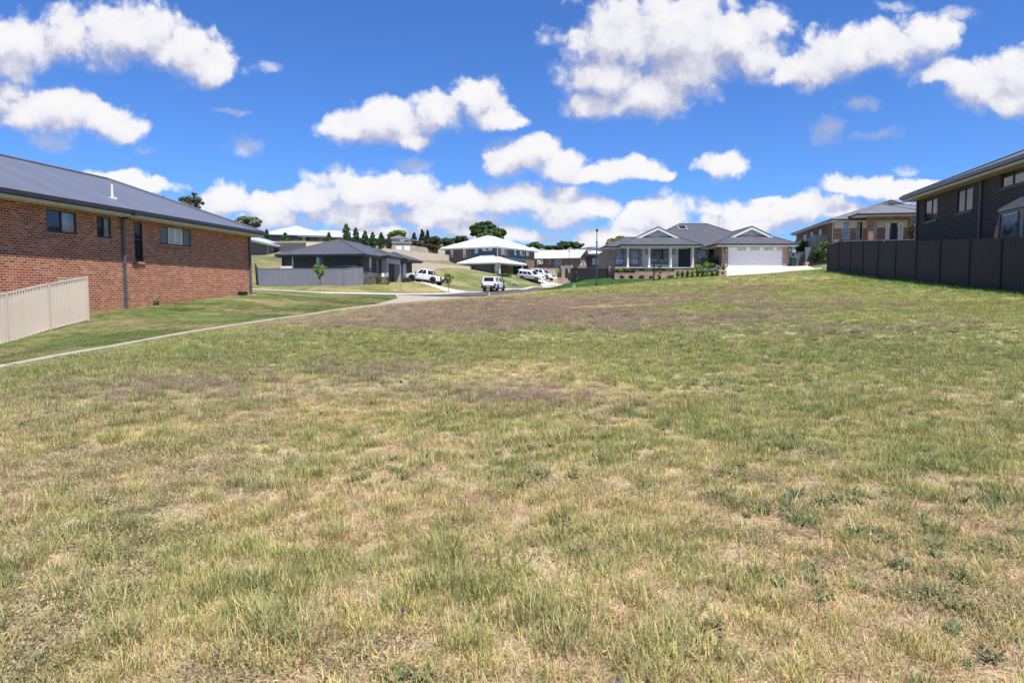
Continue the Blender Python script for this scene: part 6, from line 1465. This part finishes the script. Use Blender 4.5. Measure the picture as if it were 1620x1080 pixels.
# columnar row above the dark roof
for k, (px, yt, w_, lab) in enumerate(((549.6, 355.5, 13.5, 'tallest dark columnar tree, first of the row above the charcoal roof'), (564.5, 361, 10, 'dark columnar tree second in the row above the charcoal roof'), (579, 366, 10, 'dark columnar tree third in the row above the charcoal roof'), (591, 368, 9, 'dark columnar tree fourth in the row above the charcoal roof'), (604.5, 368.5, 9, 'dark columnar tree fifth in the row, left of the last slim one'), (616.5, 375, 8, 'slimmest columnar tree at the garage end of the row'))):
    tree('columnar_tree', lab, px, 118 - k * .6, yt, w_, 'dark', seed=20 + k, shape='column', trunk=.06, ls=.2, dens=1.3, foot=386 + k * 2, group='columnar trees in a row')
tree('columnar_tree', 'small lighter columnar shrub on the charcoal roof line, apart from the row', 522, 120, 368, 7, 'green', seed=30, shape='column', trunk=.05, ls=.18, foot=384)
for px, yt, w_, D, lab, lf in ((424, 364, 15, 128, 'dark conifer before the hill house, nearest the brick house roof', 'dark'), (453, 369, 17, 126, 'broader conifer before the hill house wall', 'green')):
    tree('conifer', lab, px, D, yt, w_, lf, seed=int(px), shape='cone', trunk=.05, ls=.3, dens=1.6, foot=387)
# trees against the sky
tree('gum_tree', 'grey green gum tree rising behind the red brick house roof', 309, 85, 304.5, 40, 'gum', seed=41, trunk=.66, bark='bark_pale', ls=.2, dens=.95, tr=.16)
tree('gum_tree', 'tip of a gum tree just showing over the brick house ridge', 263, 95, 310, 16, 'gum', seed=42, trunk=.7, ls=.25, dens=.8)
tree('flowering_tree', 'pale flowering tree between the brick house roof and hill house', 396, 120, 341, 42, 'blossom', seed=43, trunk=.35, ls=.3, dens=1.5)
tree('yellow_tree', 'bright yellow green round tree behind the small grey roof', 629, 165, 364, 32, 'lime', seed=44, trunk=.3, ls=.35, dens=1.4)
for px, D, yt, w_, lf, sh, lab in ((656, 160, 369, 13, 'spruce', 'cone', 'small blue green conifer behind the russet hedge'), (669, 158, 363.5, 16, 'spruce', 'cone', 'taller spiky conifer on the skyline left of the round trees'), (677, 159, 365, 11, 'spruce', 'cone', 'narrow spiky conifer touching the taller one'), (690, 155, 373.5, 23, 'dark', 'round', 'round dark tree right of the spiky conifers'), (707, 160, 377, 22, 'green', 'round', 'mid green round tree beside the blue house roof'), (728, 168, 373, 30, 'dark', 'round', 'low dark tree behind the blue house ridge end'),
                                   (845, 165, 383, 30, 'green', 'round', 'green tree right of the blue house eaves'), (868, 175, 389, 22, 'green', 'round', 'small green tree on the skyline above the white roof'), (883, 170, 387.5, 20, 'olive', 'round', 'pale olive tree between two green trees above the white roof'), (893, 180, 381.5, 26, 'dark', 'round', 'darker tree behind the dome shaped one'), (909, 178, 382, 30, 'green', 'round', 'dome shaped green tree left of the street lamp top')):
    tree('conifer' if sh == 'cone' else 'tree', lab, px, D, yt, w_, lf, seed=int(px) + 7, shape=sh, trunk=.12, ls=.34, dens=1.5)
tree('oak_tree', 'large dark spreading tree towering behind the blue house', 766, 165, 349, 44, 'dark', seed=60, trunk=.25, ls=.4, dens=2.2)
tree('oak_tree', 'lighter green tree in front of the large dark one', 774, 158, 361, 44, 'green', seed=61, trunk=.2, ls=.36, dens=1.6)
tree('tree', 'dark bushy tree at the right shoulder of the large dark one', 791, 168, 358.5, 22, 'dark', seed=62, trunk=.3, ls=.38, dens=1.3)
tree('tree', 'yellow green tree behind the left roof end of the porch house', 981, 105, 367.5, 56, 'yellow', seed=63, trunk=.3, ls=.3, dens=1.7, shape='round')
# shrubs
def shrub(name, label, px, D, ytop, wpx, leaf, foot=None, seed=1, ls=.07, dens=1.0, group=None, cat='shrub', boxy=False, flat=1.0):
    rr = random.Random(seed); g = G(px, D)
    if foot is not None: g.z = P(px, foot, D).z
    H = max(.12, P(px, ytop, D).z - g.z); W_ = wpx / 1080 * D / 2; t = thing(name, label, cat, g, 0, group); B = MB()
    if boxy:
        for _ in range(int(900 * dens)):
            f = rr.randrange(5); u, v = rr.uniform(-1, 1), rr.uniform(0, 1); j = rr.uniform(-.04, .04)
            p, n_ = {0: ((u * W_, -.45 - j, v * H), (0, -1, 0)), 1: ((u * W_, .45 + j, v * H), (0, 1, 0)), 2: ((W_ + j, u * .45, v * H), (1, 0, 0)), 3: ((-W_ - j, u * .45, v * H), (-1, 0, 0)), 4: ((u * W_, (v - .5) * .9, H + j), (0, 0, 1))}[f]
            leaves(B, p, (.03, .03, .03), 1, ls, rr)
    else:
        for k in range(int(9 * dens) + 4):
            a = rr.uniform(0, 6.28); q = rr.uniform(.0, .75); leaves(B, (math.cos(a) * W_ * q, math.sin(a) * W_ * q * .8, H * rr.uniform(.25, .75)), (W_ * .38, W_ * .38, H * .3), 34, ls, rr, .5)
    B.build('foliage', L[leaf], t); B = MB()
    for k in range(3): a = k * 2.1; B.tube((0, 0, -.1), (math.cos(a) * W_ * .35, math.sin(a) * W_ * .35, H * .6), .02, .008, n=5)
    B.build('stem', M['bark'], t); return t
shrub('box_hedge', 'clipped dark hedge under the front window of the charcoal house', 606, 79, 438.5, 18, 'dark', foot=449, seed=1, boxy=True, cat='hedge')
shrub('box_hedge', 'clipped dark hedge right of the grey entry', 642.5, 81.5, 440, 10, 'dark', foot=447, seed=2, boxy=True, cat='hedge')
for k, px in enumerate((635.5, 642, 651.5, 659, 666.5)): shrub('young_shrub', 'small russet shrub in the row along the smooth tan wall', px, 110 + k * 2.2, 402 + k * .8, 3.6, 'brown' if k % 2 else 'red', foot=410.5 + k * 1.0, seed=70 + k, ls=.11, group='small shrubs along the tan wall')
for k, (px, yt, w_) in enumerate(((645, 379.5, 16), (656, 381, 18), (668, 383.5, 18), (680, 386, 18), (690, 388, 16))): 
    shrub('russet_hedge', ('russet bush at the grey roofed end of the hedge', 'second russet bush of the hedge above the concrete wall', 'middle russet bush of the hedge above the concrete wall', 'fourth russet bush of the hedge, over the stained wall', 'last russet bush of the hedge, toward the blue house')[k], px, 141, yt, w_, 'red', foot=392 + k * 1.3, seed=80 + k, ls=.22, dens=2.0, group='russet hedge on the hillside', cat='hedge')
# porch house garden
for k in range(9): shrub('box_ball', 'small clipped light green ball shrub in the front row of the bed', 1071.5 + k * 7.8, 69.2 - k * .22, 427.8, 6.6, 'lime' if k % 3 == 0 else 'green', foot=438.6, seed=90 + k, ls=.06, dens=1.6, group='clipped ball shrubs along the bed')
for k, (px, w_, lab) in enumerate(((983.5, 9, 'brown low bush at the left end of the brick planter'), (998.5, 9, 'brown low bush second from the left end of the planter'), (1014, 11, 'brown low bush third along the planter foot'), (1029, 8, 'brown low bush just left of the tree stake'), (1060, 12, 'broad brown low bush right of the staked sapling'))): shrub('low_bush', lab, px, 70.0, 435.6, w_, 'red', foot=440.2, seed=100 + k, ls=.06, dens=1.4, group='brown bushes at the planter foot')
for k, (px, yt, w_, lf, lab) in enumerate(((979, 424, 14, 'lime', 'pale green plant at the left end of the planter'), (991, 425, 16, 'green', 'green plant in the planter below the first column'), (1006, 426.5, 14, 'olive', 'olive plant in the planter below the second window'), (1022, 423, 18, 'dark', 'dark spiky plant in the planter before the white boards'), (1057, 425, 14, 'dark', 'dark plant in the planter left of the entry step'))): shrub('planter_shrub', lab, px, 71.4, yt, w_, lf, foot=431, seed=110 + k, ls=.08, dens=1.2)
shrub('weeping_shrub', 'dark domed weeping shrub in front of the right windows', 1126, 73.2, 404, 20, 'dark', foot=424, seed=120, ls=.09, dens=2)
for k, (px, yt, w_, lf, D, ft, lab) in enumerate(((1104, 418, 16, 'lime', 71.5, 430, 'light green bush right of the last column'), (1117, 413.5, 22, 'lime', 71.8, 429, 'large light green bush in the middle of the bed'), (1128, 417, 18, 'green', 71.6, 429, 'green bush under the right windows'), (1112, 424, 20, 'silver', 70.5, 433, 'silvery low plant behind the clipped balls'), (1127, 424, 20, 'silver', 70.4, 433, 'silvery low plant nearer the letterbox'), (1134, 420, 12, 'silver', 70.9, 430, 'grey green bush at the garage pier'))): shrub('garden_bush', lab, px, D, yt, w_, lf, foot=ft, seed=130 + k, ls=.085, dens=1.7)
tree('small_conifer', 'small cone shaped conifer behind the letterbox pier', 1143.8, 69.5, 417.5, 6.5, 'green', seed=140, shape='cone', trunk=.04, ls=.07, foot=429, dens=1.5)
# second lamp surroundings, cypresses by the tan wall
for px, yt, D, ft, lab in ((885.8, 423, 119.5, 438.5, 'thin dark cypress against the low tan wall'), (896.2, 424, 118.5, 440, 'thin brownish cypress against the taller cream wall')): tree('cypress', lab, px, D, yt, 4.2, 'dark' if px < 890 else 'brown', seed=int(px), shape='column', trunk=.04, ls=.12, foot=ft, dens=1.2)
shrub('climbing_shrub', 'dark shrub growing against the charcoal fence near its free end', 911, 73.3, 430, 10, 'dark', foot=447.5, seed=150, ls=.09, dens=1.3)
shrub('shrub', 'small shrub at the foot of the thin dark lamp', 900.5, 120.5, 430, 5, 'brown', foot=448, seed=151, ls=.11)
shrub('low_hedge', 'low green hedge below the porch of the blue house', 797, 113, 432.5, 30, 'dark', foot=439, seed=152, ls=.12, dens=2.4, cat='hedge')
# upper right
shrub('large_bush', 'large light green bush at the far end of the dark fence', 1303, 70, 379, 21, 'green', foot=418, seed=160, ls=.13, dens=3.0)
shrub('dark_bush', 'dark bush in the shade below the taupe fence', 1287, 70.8, 392, 16, 'dark', foot=417, seed=161, ls=.11, dens=2.0)
shrub('green_bush', 'leafy green bush behind the garage corner and bin', 1265, 80, 379, 24, 'green', foot=402, seed=162, ls=.13, dens=2.5)
shrub('entry_shrub', 'tall leafy shrub at the entry between brick house and dark house', 1441, 66, 354, 24, 'olive', foot=388, seed=163, ls=.11, dens=2.8)
g = P(247, 483, 29.9); shrub('weed', 'small green weed at the foot of the red brick wall', 247, 29.7, 475.5, 13, 'green', seed=164, ls=.05, dens=.8, cat='plant')
